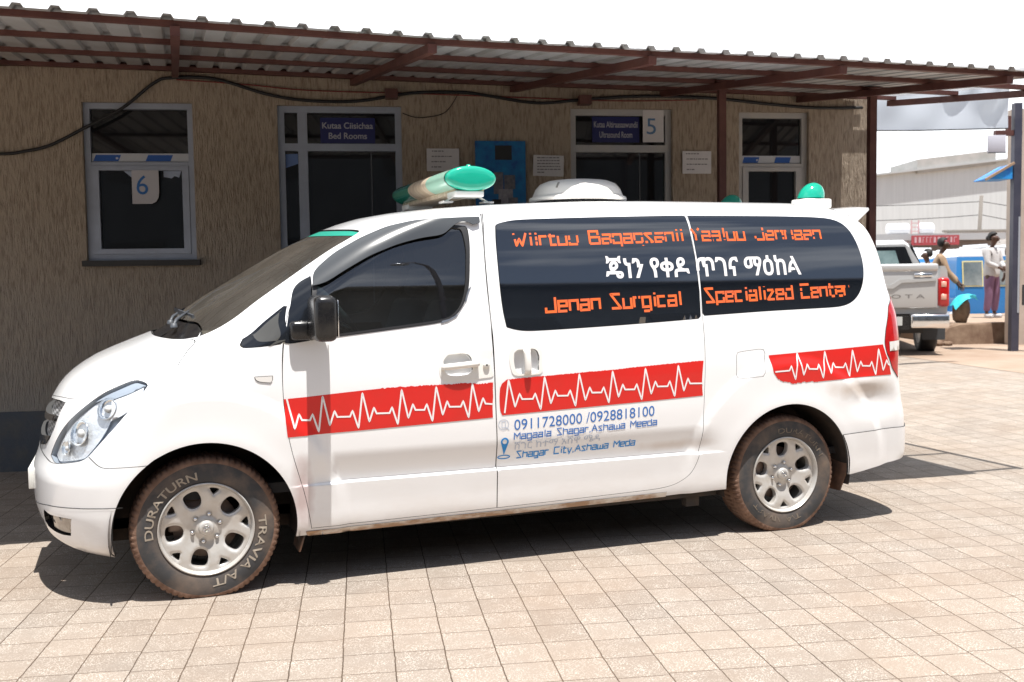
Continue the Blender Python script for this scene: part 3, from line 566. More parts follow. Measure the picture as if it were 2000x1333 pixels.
def set_profile(nose, tail):
    global xf_of, xr_of
    xf_of = smooth_curve([p[0] for p in nose], [p[1] for p in nose])
    xr_of = smooth_curve([p[0] for p in tail], [p[1] for p in tail])
set_profile(NOSE, TAIL)
a_of = smooth_curve([p[0] for p in CORNER_F], [p[1] for p in CORNER_F])
b_of = smooth_curve([p[0] for p in CORNER_R], [p[1] for p in CORNER_R])
U1, U2, U3 = 1.25, 5.25, 6.30
NF, NR = 2.35, 2.6
def _quad(n):
    a = np.linspace(0, np.pi/2, 6001)
    c = np.clip(np.cos(a), 0, 1)**(2/n); s = np.sin(a)**(2/n)
    L = np.concatenate([[0], np.cumsum(np.hypot(np.diff(c), np.diff(s)))]); L /= L[-1]
    return L, c, s
QF, QR = _quad(NF), _quad(NR)
HUB_X, HUB_Z = (0.0, 3.2), .322
def sstep(a, b, x):
    t = np.clip((x - a) / (b - a), 0, 1); return t*t*(3 - 2*t)
def relief(x, z):
    """sheet-metal relief of the flank, metres outwards"""
    o = 0
    for hx, rb in ((0.0, .68), (3.2, .70)):
        d = np.hypot(x - hx, z - HUB_Z)
        o = o + .016*(1 - sstep(rb - .075, rb, d)) + .004*np.exp(-((d - .425)/.05)**2)
    inn = sstep(.36, .60, x) * (1 - sstep(2.55, 2.78, x))
    o = o - .026*inn*(1 - sstep(.505, .66, z))*sstep(.492, .502, z)      # tucked-in band above the lower crease
    dent = np.exp(-((x - 3.78)/.16)**2 - ((z - .72)/.07)**2)
    o = o - .02*dent + .008*np.exp(-((x - 3.72)/.10)**2 - ((z - .84)/.035)**2)
    return o
def body_point(U, V):
    U = np.asarray(U, float); V = np.asarray(V, float)
    z = Z_of_V(V); w = W_of_V(V); xf = xf_of(z); xr = xr_of(z); a = a_of(z); b = b_of(z)
    tf = np.clip(U/U1, 0, 1); tr = np.clip((U3 - U)/(U3 - U2), 0, 1); tm = np.clip((U - U1)/(U2 - U1), 0, 1)
    cf = np.interp(tf, QF[0], QF[1]); sf = np.interp(tf, QF[0], QF[2])
    cr = np.interp(tr, QR[0], QR[1]); sr = np.interp(tr, QR[0], QR[2])
    x = np.where(U < U1, xf + a*(1 - cf), np.where(U > U2, xr - b*(1 - cr), xf + a + tm*(xr - b - xf - a)))
    s = np.where(U < U1, sf, np.where(U > U2, sr, 1.0))
    side = sstep(.80, 1.0, s) * (1 - sstep(1.15, 1.5, z))
    y = -(w*s*(1 - .010*((x - 1.7)/2.4)**2) + relief(x, z)*side)
    return np.stack([x, y, z], -1)
def uv_of(x, z):
    """surface coordinates of the flank point seen square-on at (x, z)"""
    x = np.asarray(x, float); z = np.asarray(z, float)
    xf = xf_of(z); xr = xr_of(z); a = a_of(z); b = b_of(z)
    C = np.clip(1 - (x - xf)/a, 0, 1); Uf = np.interp(np.arccos(np.clip(C, 0, 1)**(NF/2)), np.linspace(0, np.pi/2, 6001), QF[0])*U1
    Cr = np.clip(1 - (xr - x)/b, 0, 1); Ur = U3 - np.interp(np.arccos(np.clip(Cr, 0, 1)**(NR/2)), np.linspace(0, np.pi/2, 6001), QR[0])*(U3 - U2)
    Um = U1 + (x - xf - a)/(xr - b - xf - a)*(U2 - U1)
    return np.where(x < xf + a, Uf, np.where(x > xr - b, Ur, Um)), V_of_z(z)
def uv_front(y, z):
    z = np.asarray(z, float); S = np.clip(np.abs(y)/W_of_z(z), 0, 1)
    return np.interp(np.arcsin(S**(NF/2)), np.linspace(0, np.pi/2, 6001), QF[0])*U1 + 0*z, V_of_z(z)
def uv_rear(y, z):
    z = np.asarray(z, float); S = np.clip(np.abs(y)/W_of_z(z), 0, 1)
    return U3 - np.interp(np.arcsin(S**(NR/2)), np.linspace(0, np.pi/2, 6001), QR[0])*(U3 - U2) + 0*z, V_of_z(z)
def body_normal(U, V):
    e = 2e-3
    du = body_point(np.clip(U + e, 0, U3), V) - body_point(np.clip(U - e, 0, U3), V)
    dv = body_point(U, np.clip(V + e, 0, VMAX)) - body_point(U, np.clip(V - e, 0, VMAX))
    n = np.cross(du, dv)
    return n / np.maximum(np.linalg.norm(n, axis=-1, keepdims=True), 1e-12)
# ------------------------------------------------------------------ panel outlines, surface coordinates (U, V) in metres
OUT = {
 'front_door': [(1.352,1.018), (1.562,0.922), (1.679,0.813), (1.754,0.700), (1.802,0.608), (1.843,0.518), (1.890,0.447), (1.921,0.387), (1.945,0.310), (1.954,0.217), (1.950,0.142), (2.173,0.142), (2.421,0.146), (2.863,0.152), (2.863,0.381), (2.792,0.719), (2.630,0.953), (2.389,1.094), (2.320,1.189), (2.201,1.295), (1.960,1.469), (1.630,1.623), (1.391,1.692), (1.205,1.684), (1.003,1.659), (0.871,1.614), (0.864,1.550), (0.865,1.467), (0.898,1.384), (0.873,1.340), (0.915,1.293), (1.051,1.212), (1.155,1.115)],
 'front_window': [(1.013,1.319), (0.995,1.407), (1.023,1.515), (1.098,1.587), (1.231,1.613), (1.361,1.625), (1.455,1.622), (1.515,1.615), (1.615,1.588), (1.793,1.511), (1.912,1.429), (2.094,1.288), (2.147,1.217), (2.144,1.147), (2.107,1.124), (2.067,1.115), (1.864,1.095), (1.627,1.072), (1.496,1.059), (1.415,1.049), (1.243,1.185)],
 'sail': [(1.058,1.217), (0.921,1.296), (0.893,1.333), (0.916,1.360), (1.009,1.319), (1.238,1.185), (1.414,1.048), (1.349,1.036), (1.306,1.039)],
 'quarter_glass': [(1.032,1.045), (0.986,1.066), (0.990,1.134), (1.016,1.217), (1.041,1.215), (1.116,1.151), (1.298,1.035), (1.221,1.026), (1.142,1.022), (1.095,1.029)],
 'sliding_door': [(1.330,1.707), (2.005,1.737), (3.333,1.765), (3.474,1.695), (3.637,1.493), (3.734,1.338), (3.801,1.160), (3.830,1.069), (3.957,0.909), (4.001,0.745), (4.000,0.558), (3.993,0.390), (3.965,0.281), (3.948,0.216), (3.922,0.178), (3.868,0.172), (3.360,0.161), (2.865,0.151), (2.866,0.380), (2.795,0.719), (2.634,0.953), (2.393,1.094), (2.324,1.189), (2.205,1.295), (1.965,1.469), (1.635,1.623)],
 'sliding_glass': [(1.851,1.580), (1.751,1.623), (1.723,1.647), (1.810,1.654), (2.254,1.667), (2.738,1.678), (3.442,1.691), (3.472,1.684), (3.633,1.493), (3.730,1.338), (3.792,1.189), (3.798,1.109), (3.784,1.097), (3.551,1.087), (3.204,1.074), (2.874,1.064), (2.636,1.059), (2.562,1.062), (2.495,1.084), (2.450,1.129), (2.386,1.214), (2.154,1.401)],
 'rear_glass': [(3.491,1.693), (4.589,1.694), (5.009,1.689), (5.197,1.676), (5.217,1.626), (5.205,1.524), (5.202,1.434), (5.185,1.345), (5.145,1.259), (5.077,1.196), (4.995,1.152), (4.930,1.139), (4.311,1.127), (3.828,1.111), (3.813,1.126), (3.751,1.338), (3.651,1.493)],
 'fuel_flap': [(4.171,0.884), (4.174,0.900), (4.197,0.905), (4.319,0.915), (4.345,0.910), (4.360,0.891), (4.373,0.780), (4.364,0.762), (4.233,0.755), (4.205,0.761), (4.196,0.778)],
 'headlight': [(0.501,0.528), (0.506,0.551), (0.529,0.597), (0.565,0.656), (0.615,0.711), (0.674,0.765), (0.707,0.800), (0.746,0.832), (0.792,0.860), (0.848,0.893), (0.943,0.877), (0.963,0.865), (0.978,0.830), (0.976,0.785), (0.967,0.745), (0.940,0.689), (0.897,0.631), (0.863,0.589), (0.834,0.554), (0.797,0.531), (0.718,0.517), (0.627,0.505), (0.563,0.499)],
 'head_lens_main': [(0.522,0.534), (0.547,0.594), (0.583,0.652), (0.632,0.707), (0.690,0.761), (0.726,0.792), (0.759,0.819), (0.806,0.804), (0.855,0.762), (0.877,0.721), (0.875,0.679), (0.858,0.635), (0.836,0.598), (0.803,0.557), (0.780,0.539), (0.714,0.526), (0.619,0.514), (0.562,0.510)],
 'head_indicator': [(0.822,0.799), (0.896,0.827), (0.947,0.859), (0.967,0.841), (0.976,0.807), (0.977,0.769), (0.947,0.740), (0.889,0.710), (0.864,0.755)],
 'head_dark': [(0.716,0.791), (0.759,0.825), (0.810,0.852), (0.861,0.884), (0.943,0.870), (0.950,0.863), (0.889,0.834), (0.817,0.806), (0.778,0.814)],
 'hood': [(0.000,0.758), (0.373,0.789), (0.506,0.792), (0.619,0.796), (0.704,0.802), (0.743,0.834), (0.789,0.862), (0.844,0.895), (0.907,0.917), (0.971,0.939), (0.968,0.953), (0.888,0.992), (0.799,1.029), (0.717,1.061), (0.640,1.063), (0.545,1.060), (0.455,1.062), (0.000,1.071)],
 'cowl': [(0.000,1.074), (0.445,1.064), (0.536,1.062), (0.633,1.065), (0.688,1.073), (0.637,1.104), (0.517,1.138), (0.000,1.151)],
 'windshield': [(0.000,1.153), (0.526,1.138), (0.645,1.104), (0.693,1.077), (0.711,1.087), (0.761,1.125), (0.793,1.207), (0.777,1.331), (0.762,1.453), (0.761,1.561), (0.732,1.595), (0.618,1.606), (0.000,1.633)],
 'sun_strip': [(0.000,1.591), (0.497,1.573), (0.760,1.565), (0.732,1.595), (0.618,1.606), (0.000,1.633)],
 'front_bumper': [(0.000,0.563), (0.467,0.507), (0.531,0.495), (0.627,0.502), (0.720,0.514), (0.799,0.528), (0.835,0.549), (0.924,0.506), (0.963,0.501), (1.100,0.505), (1.263,0.509), (1.079,0.322), (1.107,0.368), (1.142,0.411), (1.171,0.451), (1.198,0.487), (1.233,0.518), (1.269,0.544), (1.305,0.566), (1.344,0.581), (1.388,0.591), (0.915,0.055), (0.838,0.072), (0.761,0.090), (0.654,0.108), (0.565,0.123), (0.440,0.140), (0.391,0.176), (0.000,0.157)],
 'grille': [(0.000,0.743), (0.236,0.765), (0.397,0.774), (0.486,0.771), (0.478,0.739), (0.475,0.698), (0.470,0.647), (0.440,0.595), (0.373,0.561), (0.000,0.593)],
 'grille_bar': [(0.000,0.703), (0.254,0.698), (0.450,0.708), (0.454,0.682), (0.285,0.670), (0.000,0.673)],
 'grille_lip': [(0.000,0.615), (0.265,0.592), (0.445,0.611), (0.404,0.566), (0.288,0.548), (0.000,0.586)],
 'fog_recess': [(0.487,0.266), (0.566,0.255), (0.676,0.258), (0.769,0.260), (0.712,0.172), (0.630,0.166), (0.551,0.168), (0.455,0.177), (0.432,0.201)],
 'fog_lamp': [(0.567,0.246), (0.753,0.252), (0.704,0.178), (0.604,0.175), (0.517,0.182)],
 'tail_light': [(5.555,1.197), (5.555,1.169), (5.572,1.104), (5.542,1.043), (5.542,0.974), (5.463,0.865), (5.436,0.706), (5.307,0.768), (5.238,0.842), (5.217,0.916), (5.244,1.024), (5.350,1.133)],
 'tail_clear': [(5.258,0.924), (5.507,0.930), (5.477,0.873), (5.259,0.869)],
 'rear_bumper': [(4.873,0.394), (5.063,0.403), (5.240,0.410), (5.530,0.408), (6.300,0.558), (6.300,0.257), (5.505,0.242), (5.460,0.218), (5.240,0.203), (5.139,0.184), (5.038,0.162), (4.962,0.152), (4.971,0.120), (4.963,0.145), (4.953,0.169), (4.940,0.194), (4.927,0.218), (4.917,0.243), (4.913,0.267), (4.909,0.291), (4.904,0.314), (4.897,0.337)],
 'side_marker': [(1.480,0.887), (1.564,0.888), (1.586,0.868), (1.588,0.856), (1.526,0.863), (1.499,0.874)],
 'handle_plate': [(2.382,0.908), (2.346,0.944), (2.344,0.961), (2.397,0.966), (2.581,0.978), (2.604,0.969), (2.728,0.842), (2.722,0.832), (2.538,0.818), (2.480,0.821), (2.445,0.842)],
 'handle_cup': [(2.385,0.925), (2.373,0.953), (2.438,0.959), (2.495,0.951), (2.541,0.927), (2.598,0.870), (2.587,0.851), (2.522,0.845), (2.473,0.853), (2.436,0.877)],
 'slide_plate': [(2.707,0.966), (2.709,0.978), (2.841,0.981), (2.881,0.970), (2.926,0.943), (2.995,0.853), (2.990,0.835), (2.863,0.831), (2.833,0.840), (2.805,0.871)],
 'slide_cup': [(2.753,0.949), (2.749,0.965), (2.840,0.969), (2.883,0.955), (2.927,0.923), (2.974,0.854), (2.963,0.842), (2.872,0.841), (2.838,0.860)],
 'stripe_door': [(1.711,0.776), (1.818,0.781), (1.959,0.791), (2.055,0.797), (2.202,0.805), (2.305,0.807), (2.437,0.806), (2.517,0.806), (2.597,0.809), (2.662,0.801), (2.710,0.802), (2.744,0.807), (2.777,0.733), (2.803,0.626), (2.509,0.616), (2.136,0.604), (1.808,0.595), (1.780,0.656), (1.744,0.728)],
 'stripe_slide': [(2.797,0.775), (2.797,0.796), (2.814,0.816), (2.953,0.822), (3.124,0.828), (3.269,0.835), (3.418,0.839), (3.508,0.846), (3.724,0.856), (3.961,0.865), (3.995,0.673), (3.617,0.659), (3.179,0.645), (2.851,0.634), (2.836,0.657), (2.816,0.718)],
 'stripe_rear': [(4.388,0.877), (4.595,0.885), (4.886,0.896), (5.205,0.910), (5.226,0.852), (5.258,0.781), (5.283,0.730), (5.037,0.725), (4.742,0.715), (4.655,0.718), (4.567,0.710), (4.534,0.721), (4.500,0.724), (4.457,0.748), (4.429,0.781), (4.412,0.827)],
 'deflector': [(1.052,1.304), (0.918,1.367), (0.874,1.463), (0.891,1.540), (0.921,1.599), (1.027,1.634), (1.244,1.654), (1.484,1.662), (1.597,1.626), (1.570,1.615), (1.477,1.635), (1.402,1.639), (1.399,1.625), (1.423,1.605), (1.462,1.577), (1.485,1.562), (1.350,1.547), (1.245,1.512), (1.160,1.454), (1.121,1.377), (1.110,1.318)],
 'cut_sill': [(1.840,0.106), (1.922,0.107), (2.167,0.106), (2.516,0.111), (2.878,0.114), (3.367,0.121), (3.812,0.126), (4.138,0.135)],
 'cut_front': [(0.393,0.198), (0.391,0.176), (0.440,0.140), (0.565,0.123), (0.654,0.108), (0.761,0.090), (0.838,0.072), (0.915,0.055)],
 'cut_rear': [(5.505,0.242), (5.460,0.218), (5.240,0.203), (5.139,0.184), (5.038,0.162), (4.962,0.152)],
 'bumper_seam': [(0.000,0.229), (0.375,0.277), (0.549,0.298), (0.696,0.307), (0.811,0.314), (0.937,0.319), (1.122,0.323)],
}
# anchor points on the flank (x, y, z)
MARK = {
 'line1a': [(1.579, -0.853, 1.638), (2.581, -0.843, 1.664)],
 'line1b': [(2.636, -0.842, 1.667), (3.501, -0.836, 1.676)],
 'geez': [(2.082, -0.896, 1.466), (3.324, -0.89, 1.473)],
 'jenan': [(1.721, -0.929, 1.294), (2.032, -0.927, 1.303)],
 'surgical': [(2.098, -0.927, 1.304), (2.521, -0.924, 1.313)],
 'specialized': [(2.676, -0.922, 1.324), (3.249, -0.917, 1.335)],
 'center': [(3.309, -0.916, 1.337), (3.646, -0.913, 1.345)],
 'phone': [(1.522, -0.964, 0.695), (2.329, -0.964, 0.722)],
 'town1': [(1.522, -0.961, 0.646), (2.344, -0.962, 0.671)],
 'town2': [(1.525, -0.948, 0.592), (2.008, -0.952, 0.607)],
 'town3': [(1.542, -0.932, 0.545), (2.221, -0.938, 0.566)],
 'pin': [(1.471, -0.962, 0.668), (1.478, -0.942, 0.577), (1.483, -0.939, 0.566)],
 'phone_icon': [(1.464, -0.965, 0.727)],
 'mirror': [(0.408, -0.926, 1.283), (0.492, -0.945, 1.184), (0.508, -0.916, 1.348), (0.605, -0.91, 1.383), (0.595, -0.941, 1.212), (0.514, -0.943, 1.197)],
 'keyhole': [(1.348, -0.961, 1.038)],
 'handle_bar': [(1.141, -0.961, 1.037), (1.323, -0.961, 1.044), (1.375, -0.961, 1.037)],
 'slide_bar': [(1.577, -0.956, 1.107), (1.584, -0.965, 0.984), (1.614, -0.956, 1.108), (1.617, -0.965, 0.985)],
 'ecg_door': [(0.378, -0.963, 0.912), (0.547, -0.964, 0.923), (0.739, -0.964, 0.93), (0.934, -0.965, 0.938), (1.11, -0.965, 0.94), (1.299, -0.966, 0.94), (0.533, -0.963, 0.732), (0.724, -0.964, 0.749), (0.92, -0.965, 0.756), (1.092, -0.965, 0.762), (1.285, -0.966, 0.77)],
 'ecg_slide': [(1.493, -0.966, 0.951), (1.691, -0.966, 0.96), (1.887, -0.965, 0.968), (2.08, -0.965, 0.973), (2.275, -0.964, 0.979), (2.475, -0.963, 1.001)],
 'ecg_rear': [(3.245, -0.958, 1.027), (3.435, -0.957, 1.031), (3.63, -0.955, 1.039), (3.818, -0.953, 1.047)],
 'sill_line': [(0.481, -0.944, 0.285), (2.486, -0.933, 0.315)],
 'flapf': [(0.4, -0.858, 0.18), (0.462, -0.953, 0.369), (0.413, -0.955, 0.374)],
 'wiper': [(-0.191, -0.208, 1.21), (-0.015, -0.404, 1.308), (-0.009, -0.637, 1.254), (-0.103, -0.562, 1.216)],
}
# ------------------------------------------------------------------ sheet-metal panels of the van
def inside(P, loop):
    x, y = P[:, 0][:, None], P[:, 1][:, None]; a = np.asarray(loop); b = np.roll(a, -1, 0)
    cond = (a[None, :, 1] > y) != (b[None, :, 1] > y)
    with np.errstate(divide='ignore', invalid='ignore'):
        xi = (b[None, :, 0]-a[None, :, 0])*(y-a[None, :, 1])/(b[None, :, 1]-a[None, :, 1]) + a[None, :, 0]
    return (cond & (x < xi)).sum(1) % 2 == 1
def area(l): l = np.asarray(l); q = np.roll(l, -1, 0); return .5*np.sum(l[:, 0]*q[:, 1] - q[:, 0]*l[:, 1])
def dense(l, step=.014, closed=True):
    l = [np.array(p, float) for p in l]; o = []
    for i in range(len(l) if closed else len(l)-1):
        a, b = l[i], l[(i+1) % len(l)]; n = max(1, int(np.ceil(np.linalg.norm(b-a)/step)))
        for k in range(n): o.append(a + (b-a)*k/n)
    if not closed: o.append(l[-1])
    return np.array(o)
def soften(l, it=2):
    """rounds the corners of a closed outline a little (corner cutting)"""
    for _ in range(it):
        q = np.roll(l, -1, 0); l = np.stack([l*.75 + q*.25, l*.25 + q*.75], 1).reshape(-1, 2)
    return l
def relax(l, it, lock=.75):
    """irons out small kinks of a dense outline, keeping its real corners"""
    l = np.array(l, float); k = 4
    a = l - np.roll(l, k, 0); b = np.roll(l, -k, 0) - l
    c = (a*b).sum(1)/np.maximum(np.linalg.norm(a, axis=1)*np.linalg.norm(b, axis=1), 1e-9); turn = np.arccos(np.clip(c, -1, 1))
    w = np.where(turn > lock, 0.0, 1.0)[:, None]; w[(l[:, 0] < 1e-6) | (l[:, 0] > U3 - 1e-6)] = 0
    for _ in range(it): l = l + w*.5*((np.roll(l, 1, 0) + np.roll(l, -1, 0))/2 - l)
    return l
def grow(l, d):
    l = np.asarray(l); s = np.sign(area(l)); p = np.roll(l, 1, 0); q = np.roll(l, -1, 0)
    e1 = l - p; e2 = q - l; e1 /= np.maximum(np.linalg.norm(e1, axis=1, keepdims=True), 1e-9); e2 /= np.maximum(np.linalg.norm(e2, axis=1, keepdims=True), 1e-9)
    n1 = np.stack([e1[:, 1], -e1[:, 0]], 1)*s; n2 = np.stack([e2[:, 1], -e2[:, 0]], 1)*s; n = n1 + n2
    n /= np.maximum((n*n1).sum(1, keepdims=True), .5); r = l + n*d
    edge = (l[:, 0] < 1e-6) | (l[:, 0] > U3 - 1e-6); r[edge, 0] = l[edge, 0]
    r[:, 0] = np.clip(r[:, 0], 0, U3); return r
def fill(outer, holes=(), h=.035, lines=()):
    """triangulates the area inside outer and outside the holes; surface points in a regular grid"""
    loops = [np.asarray(outer)] + [np.asarray(x) for x in holes]; pts = []; edges = []
    for l in loops:
        k = len(pts); pts += list(l); edges += [(k+i, k+(i+1) % len(l)) for i in range(len(l))]
    for l in lines:
        l = [p for p in l]; k = len(pts); pts += l; edges += [(k+i, k+i+1) for i in range(len(l)-1)]
    o = loops[0]; lo, hi = o.min(0), o.max(0)
    g = np.stack(np.meshgrid(np.arange(lo[0]+h/2, hi[0], h), np.arange(lo[1]+h/2, hi[1], h), indexing='ij'), -1).reshape(-1, 2)
    if len(g):
        g = g[inside(g, o)]
        B = np.array(pts); keep = np.ones(len(g), bool)
        for i in range(0, len(g), 2000):
            c = g[i:i+2000]; d = ((c[:, None]-B[None])**2).sum(-1).min(1); keep[i:i+2000] = d > (h*.45)**2
        pts += list(g[keep])
    v, e, f, *_ = delaunay_2d_cdt([Vector((float(p[0]), float(p[1]))) for p in pts], edges, [], 0, 1e-7)
    v = np.array([p[:] for p in v]); f = np.array([t for t in f if len(t) == 3]); c = v[f].mean(1)
    k = inside(c, o)
    for l in loops[1:]: k &= ~inside(c, l)
    f = f[k]; used = np.unique(f); m = np.full(len(v), -1); m[used] = np.arange(len(used)); return v[used], m[f]
def panel(name, mats, parent, vf, off=0.0, thick=.016, both=False, mirror=False, lift=None):
    """hangs a triangulated patch on the body surface, with turned-in edges, as one mesh"""
    uv, f = vf; P = body_point(uv[:, 0], uv[:, 1]); N = body_normal(uv[:, 0], uv[:, 1])
    bad = np.linalg.norm(N, axis=1) < .5; N[bad] = (0, 0, 1)
    # outward side of a triangle
    fn = np.cross(P[f[:, 1]]-P[f[:, 0]], P[f[:, 2]]-P[f[:, 0]]); flip = (fn*N[f].mean(1)).sum(1) < 0; f = f.copy(); f[flip] = f[flip][:, ::-1]
    o = off if lift is None else off + lift(P)
    A = P + N*np.reshape(o, (-1, 1)) if np.ndim(o) else P + N*o
    V = [A]; F = [f]; NN = [N]; MI = [np.zeros(len(f), int)]
    if thick:
        V.append(A - N*thick); F.append(f[:, ::-1] + len(A)); NN.append(-N); MI.append(np.ones(len(f), int))
    V = np.concatenate(V); NN = np.concatenate(NN); faces = [tuple(t) for t in np.concatenate(F)]; mi = list(np.concatenate(MI)); ln = [tuple(NN[i]) for t in faces for i in t]
    if thick:
        e = np.concatenate([f[:, [0, 1]], f[:, [1, 2]], f[:, [2, 0]]]); key = {tuple(x) for x in e.tolist()}; n = len(A); extra = []
        for a, b in e.tolist():
            if (b, a) in key or (abs(A[a, 1]) < 1e-3 and abs(A[b, 1]) < 1e-3): continue
            q = (b, a, a+n, b+n); nr = np.cross(V[a]-V[b], V[a+n]-V[b]); l = np.linalg.norm(nr)
            if l < 1e-12: continue
            faces.append(q); mi.append(1); ln += [tuple(nr/l)]*4
    def make(V, faces, ln, nm):
        me = bpy.data.meshes.new(nm); me.from_pydata(V.tolist(), [], faces)
        for m in (mats if isinstance(mats, (list, tuple)) else [mats]): me.materials.append(m)
        me.polygons.foreach_set('material_index', mi[:len(me.polygons)] if len(mi) >= len(me.polygons) else mi); me.polygons.foreach_set('use_smooth', [True]*len(me.polygons))
        me.normals_split_custom_set(ln); me.update(); return me
    mx = np.array([1, -1, 1.0])
    def flipped():
        ln2 = []; i = 0; f2 = []
        for t in faces:
            n = len(t); seg = ln[i:i+n]; i += n; f2.append(tuple(t[::-1])); ln2 += [(a, -b, c) for a, b, c in seg[::-1]]
        return V*mx, f2, ln2
    if both:
        V2, f2, l2 = flipped(); k = len(V); mi = mi + mi
        return link(name, make(np.concatenate([V, V2]), faces + [tuple(j+k for j in t) for t in f2], ln + l2, name), parent)
    a = link(name, make(V, faces, ln, name), parent)
    if mirror is not False:
        V2, f2, l2 = flipped(); b = link(name, make(V2, f2, l2, name), mirror if mirror is not True else parent); return a, b
    return a

def stain(m, at, size, col, amt):
    """a brown rub mark of its own ragged shape on the paint"""
    t = m.node_tree; b = t.nodes['Principled BSDF']; c = t.nodes.new('ShaderNodeTexCoord'); mp = t.nodes.new('ShaderNodeMapping'); mp.vector_type = 'TEXTURE'
    mp.inputs['Location'].default_value = at; mp.inputs['Scale'].default_value = size; t.links.new(c.outputs['Object'], mp.inputs['Vector'])
    n = t.nodes.new('ShaderNodeTexNoise'); n.inputs['Scale'].default_value = 9; n.inputs['Detail'].default_value = 7; t.links.new(c.outputs['Object'], n.inputs['Vector'])
    ln = t.nodes.new('ShaderNodeVectorMath'); ln.operation = 'LENGTH'; t.links.new(mp.outputs['Vector'], ln.inputs[0])
    a = t.nodes.new('ShaderNodeMath'); a.operation = 'ADD'; t.links.new(ln.outputs['Value'], a.inputs[0]); t.links.new(n.outputs['Fac'], a.inputs[1])
    r = t.nodes.new('ShaderNodeMapRange'); r.inputs['From Min'].default_value = .75; r.inputs['From Max'].default_value = 1.45; r.inputs['To Min'].default_value = amt; r.inputs['To Max'].default_value = 0; t.links.new(a.outputs[0], r.inputs['Value'])
    x = t.nodes.new('ShaderNodeMixRGB'); x.inputs['Color2'].default_value = (*col, 1); t.links.new(r.outputs['Result'], x.inputs['Fac']); t.links.new(b.inputs['Base Color'].links[0].from_socket, x.inputs['Color1']); t.links.new(x.outputs['Color'], b.inputs['Base Color'])
stain(M['paint'], (3.70, -.97, .80), (.30, .5, .075), (.46, .33, .22), .55); stain(M['paint'], (2.45, -.95, .55), (.30, .5, .04), (.50, .38, .28), .45); stain(M['paint'], (.44, -.95, .46), (.07, .5, .20), (.34, .12, .10), .5)
van = empty('ambulance', (0, .93, 0), 0, 'white ambulance van with red heartbeat stripes, orange window lettering and a green light bar', 'ambulance')
IRON = {'front_door': 140, 'sliding_door': 140, 'front_window': 20, 'sliding_glass': 40, 'rear_glass': 40, 'deflector': 10, 'quarter_glass': 6, 'sail': 6, 'hood': 10, 'windshield': 14, 'headlight': 5, 'front_bumper': 8, 'rear_bumper': 6, 'tail_light': 5}
FLANK = ('front_door', 'sliding_door', 'front_window', 'sliding_glass', 'rear_glass', 'sail', 'fuel_flap', 'deflector', 'stripe_door', 'stripe_slide', 'stripe_rear')
def loop_of(k, v):
    v = np.clip(np.array(v), [0, -1], [U3, VMAX]); lk = 1.05 if k in ('front_door', 'sliding_door') else .8
    if k not in FLANK: return relax(dense(v), IRON.get(k, 2), lk)
    p = body_point(v[:, 0], v[:, 1])[:, [0, 2]]; p = relax(dense(p), IRON.get(k, 2), lk); u, w = uv_of(p[:, 0], p[:, 1]); return np.stack([u, w], 1)
LP = {k: loop_of(k, v) for k, v in OUT.items()}
def arc_loop(hx, r=.415):
    a = np.radians(np.linspace(-19.5, 199.5, 90)); x = hx + r*np.cos(a); z = np.maximum(HUB_Z + r*np.sin(a), .181); u, v = uv_of(x, z)
    l = np.stack([u, v], 1); return np.concatenate([l, [[l[-1, 0], -.05], [l[0, 0], -.05]]])
arch_f, arch_r = arc_loop(0.0), arc_loop(3.2)
cs = np.array(OUT['cut_sill']); cut_s = dense(np.concatenate([cs[:1] + [-.15, .0], cs, cs[-1:] + [.15, 0], [[cs[-1, 0]+.15, -.05], [cs[0, 0]-.15, -.05]]]))
cf = np.array(OUT['cut_front']); cut_f = dense(np.concatenate([[[0, V_of_z(.30)]], cf, [[cf[-1, 0]+.1, cf[-1, 1]], [cf[-1, 0]+.1, -.05], [0, -.05]]]))
cr_ = np.array(OUT['cut_rear']); cut_r = dense(np.concatenate([[[U3, V_of_z(.40)]], cr_[1:], [[cr_[-1, 0]-.1, cr_[-1, 1]], [cr_[-1, 0]-.1, -.05], [U3, -.05]]]))
CUTS = [arch_f, arch_r, cut_s, cut_f, cut_r]
tg = [uv_rear(y, z) for y, z in ((.0, .70), (.5, .70), (.74, .72), (.765, 1.0), (.75, 1.3), (.68, 1.72), (.60, 1.80), (.0, 1.84))]
tailgate_loop = dense([(U3, float(tg[0][1]))] + [(float(a), float(b)) for a, b in tg[1:-1]] + [(U3, float(tg[-1][1]))])
tw = [uv_rear(y, z) for y, z in ((.0, 1.14), (.60, 1.16), (.66, 1.22), (.62, 1.62), (.56, 1.70), (.0, 1.72))]
tailwin_loop = dense([(U3, float(tw[0][1]))] + [(float(a), float(b)) for a, b in tw[1:-1]] + [(U3, float(tw[-1][1]))])
G = .0012                                               # half a panel gap
def flank_line(xs, zs): u, v = uv_of(np.array(xs), np.array(zs)); return np.stack([u, v], 1)
crease = [flank_line(np.linspace(.40, 2.74, 90), np.full(90, z)) for z in (.490, .497, .504, .56, .66)]
def arc_line(hx, r, a0, a1): a = np.radians(np.linspace(a0, a1, 70)); return flank_line(hx + r*np.cos(a), HUB_Z + r*np.sin(a))
arcs = [arc_line(0.0, .605, 20, 140), arc_line(0.0, .68, 20, 130), arc_line(3.2, .625, 15, 165), arc_line(3.2, .70, 15, 165)]
def clip_lines(lines, loop, holes=()):
    o = []
    for l in lines:
        k = inside(l, loop)
        for h in holes: k &= ~inside(l, h)
        run = []
        for p, t in zip(l, k):
            if t: run.append(p)
            else:
                if len(run) > 1: o.append(run)
                run = []
        if len(run) > 1: o.append(run)
    return o
PT, SM, PL = M['paint'], M['seam'], M['paint_clean']

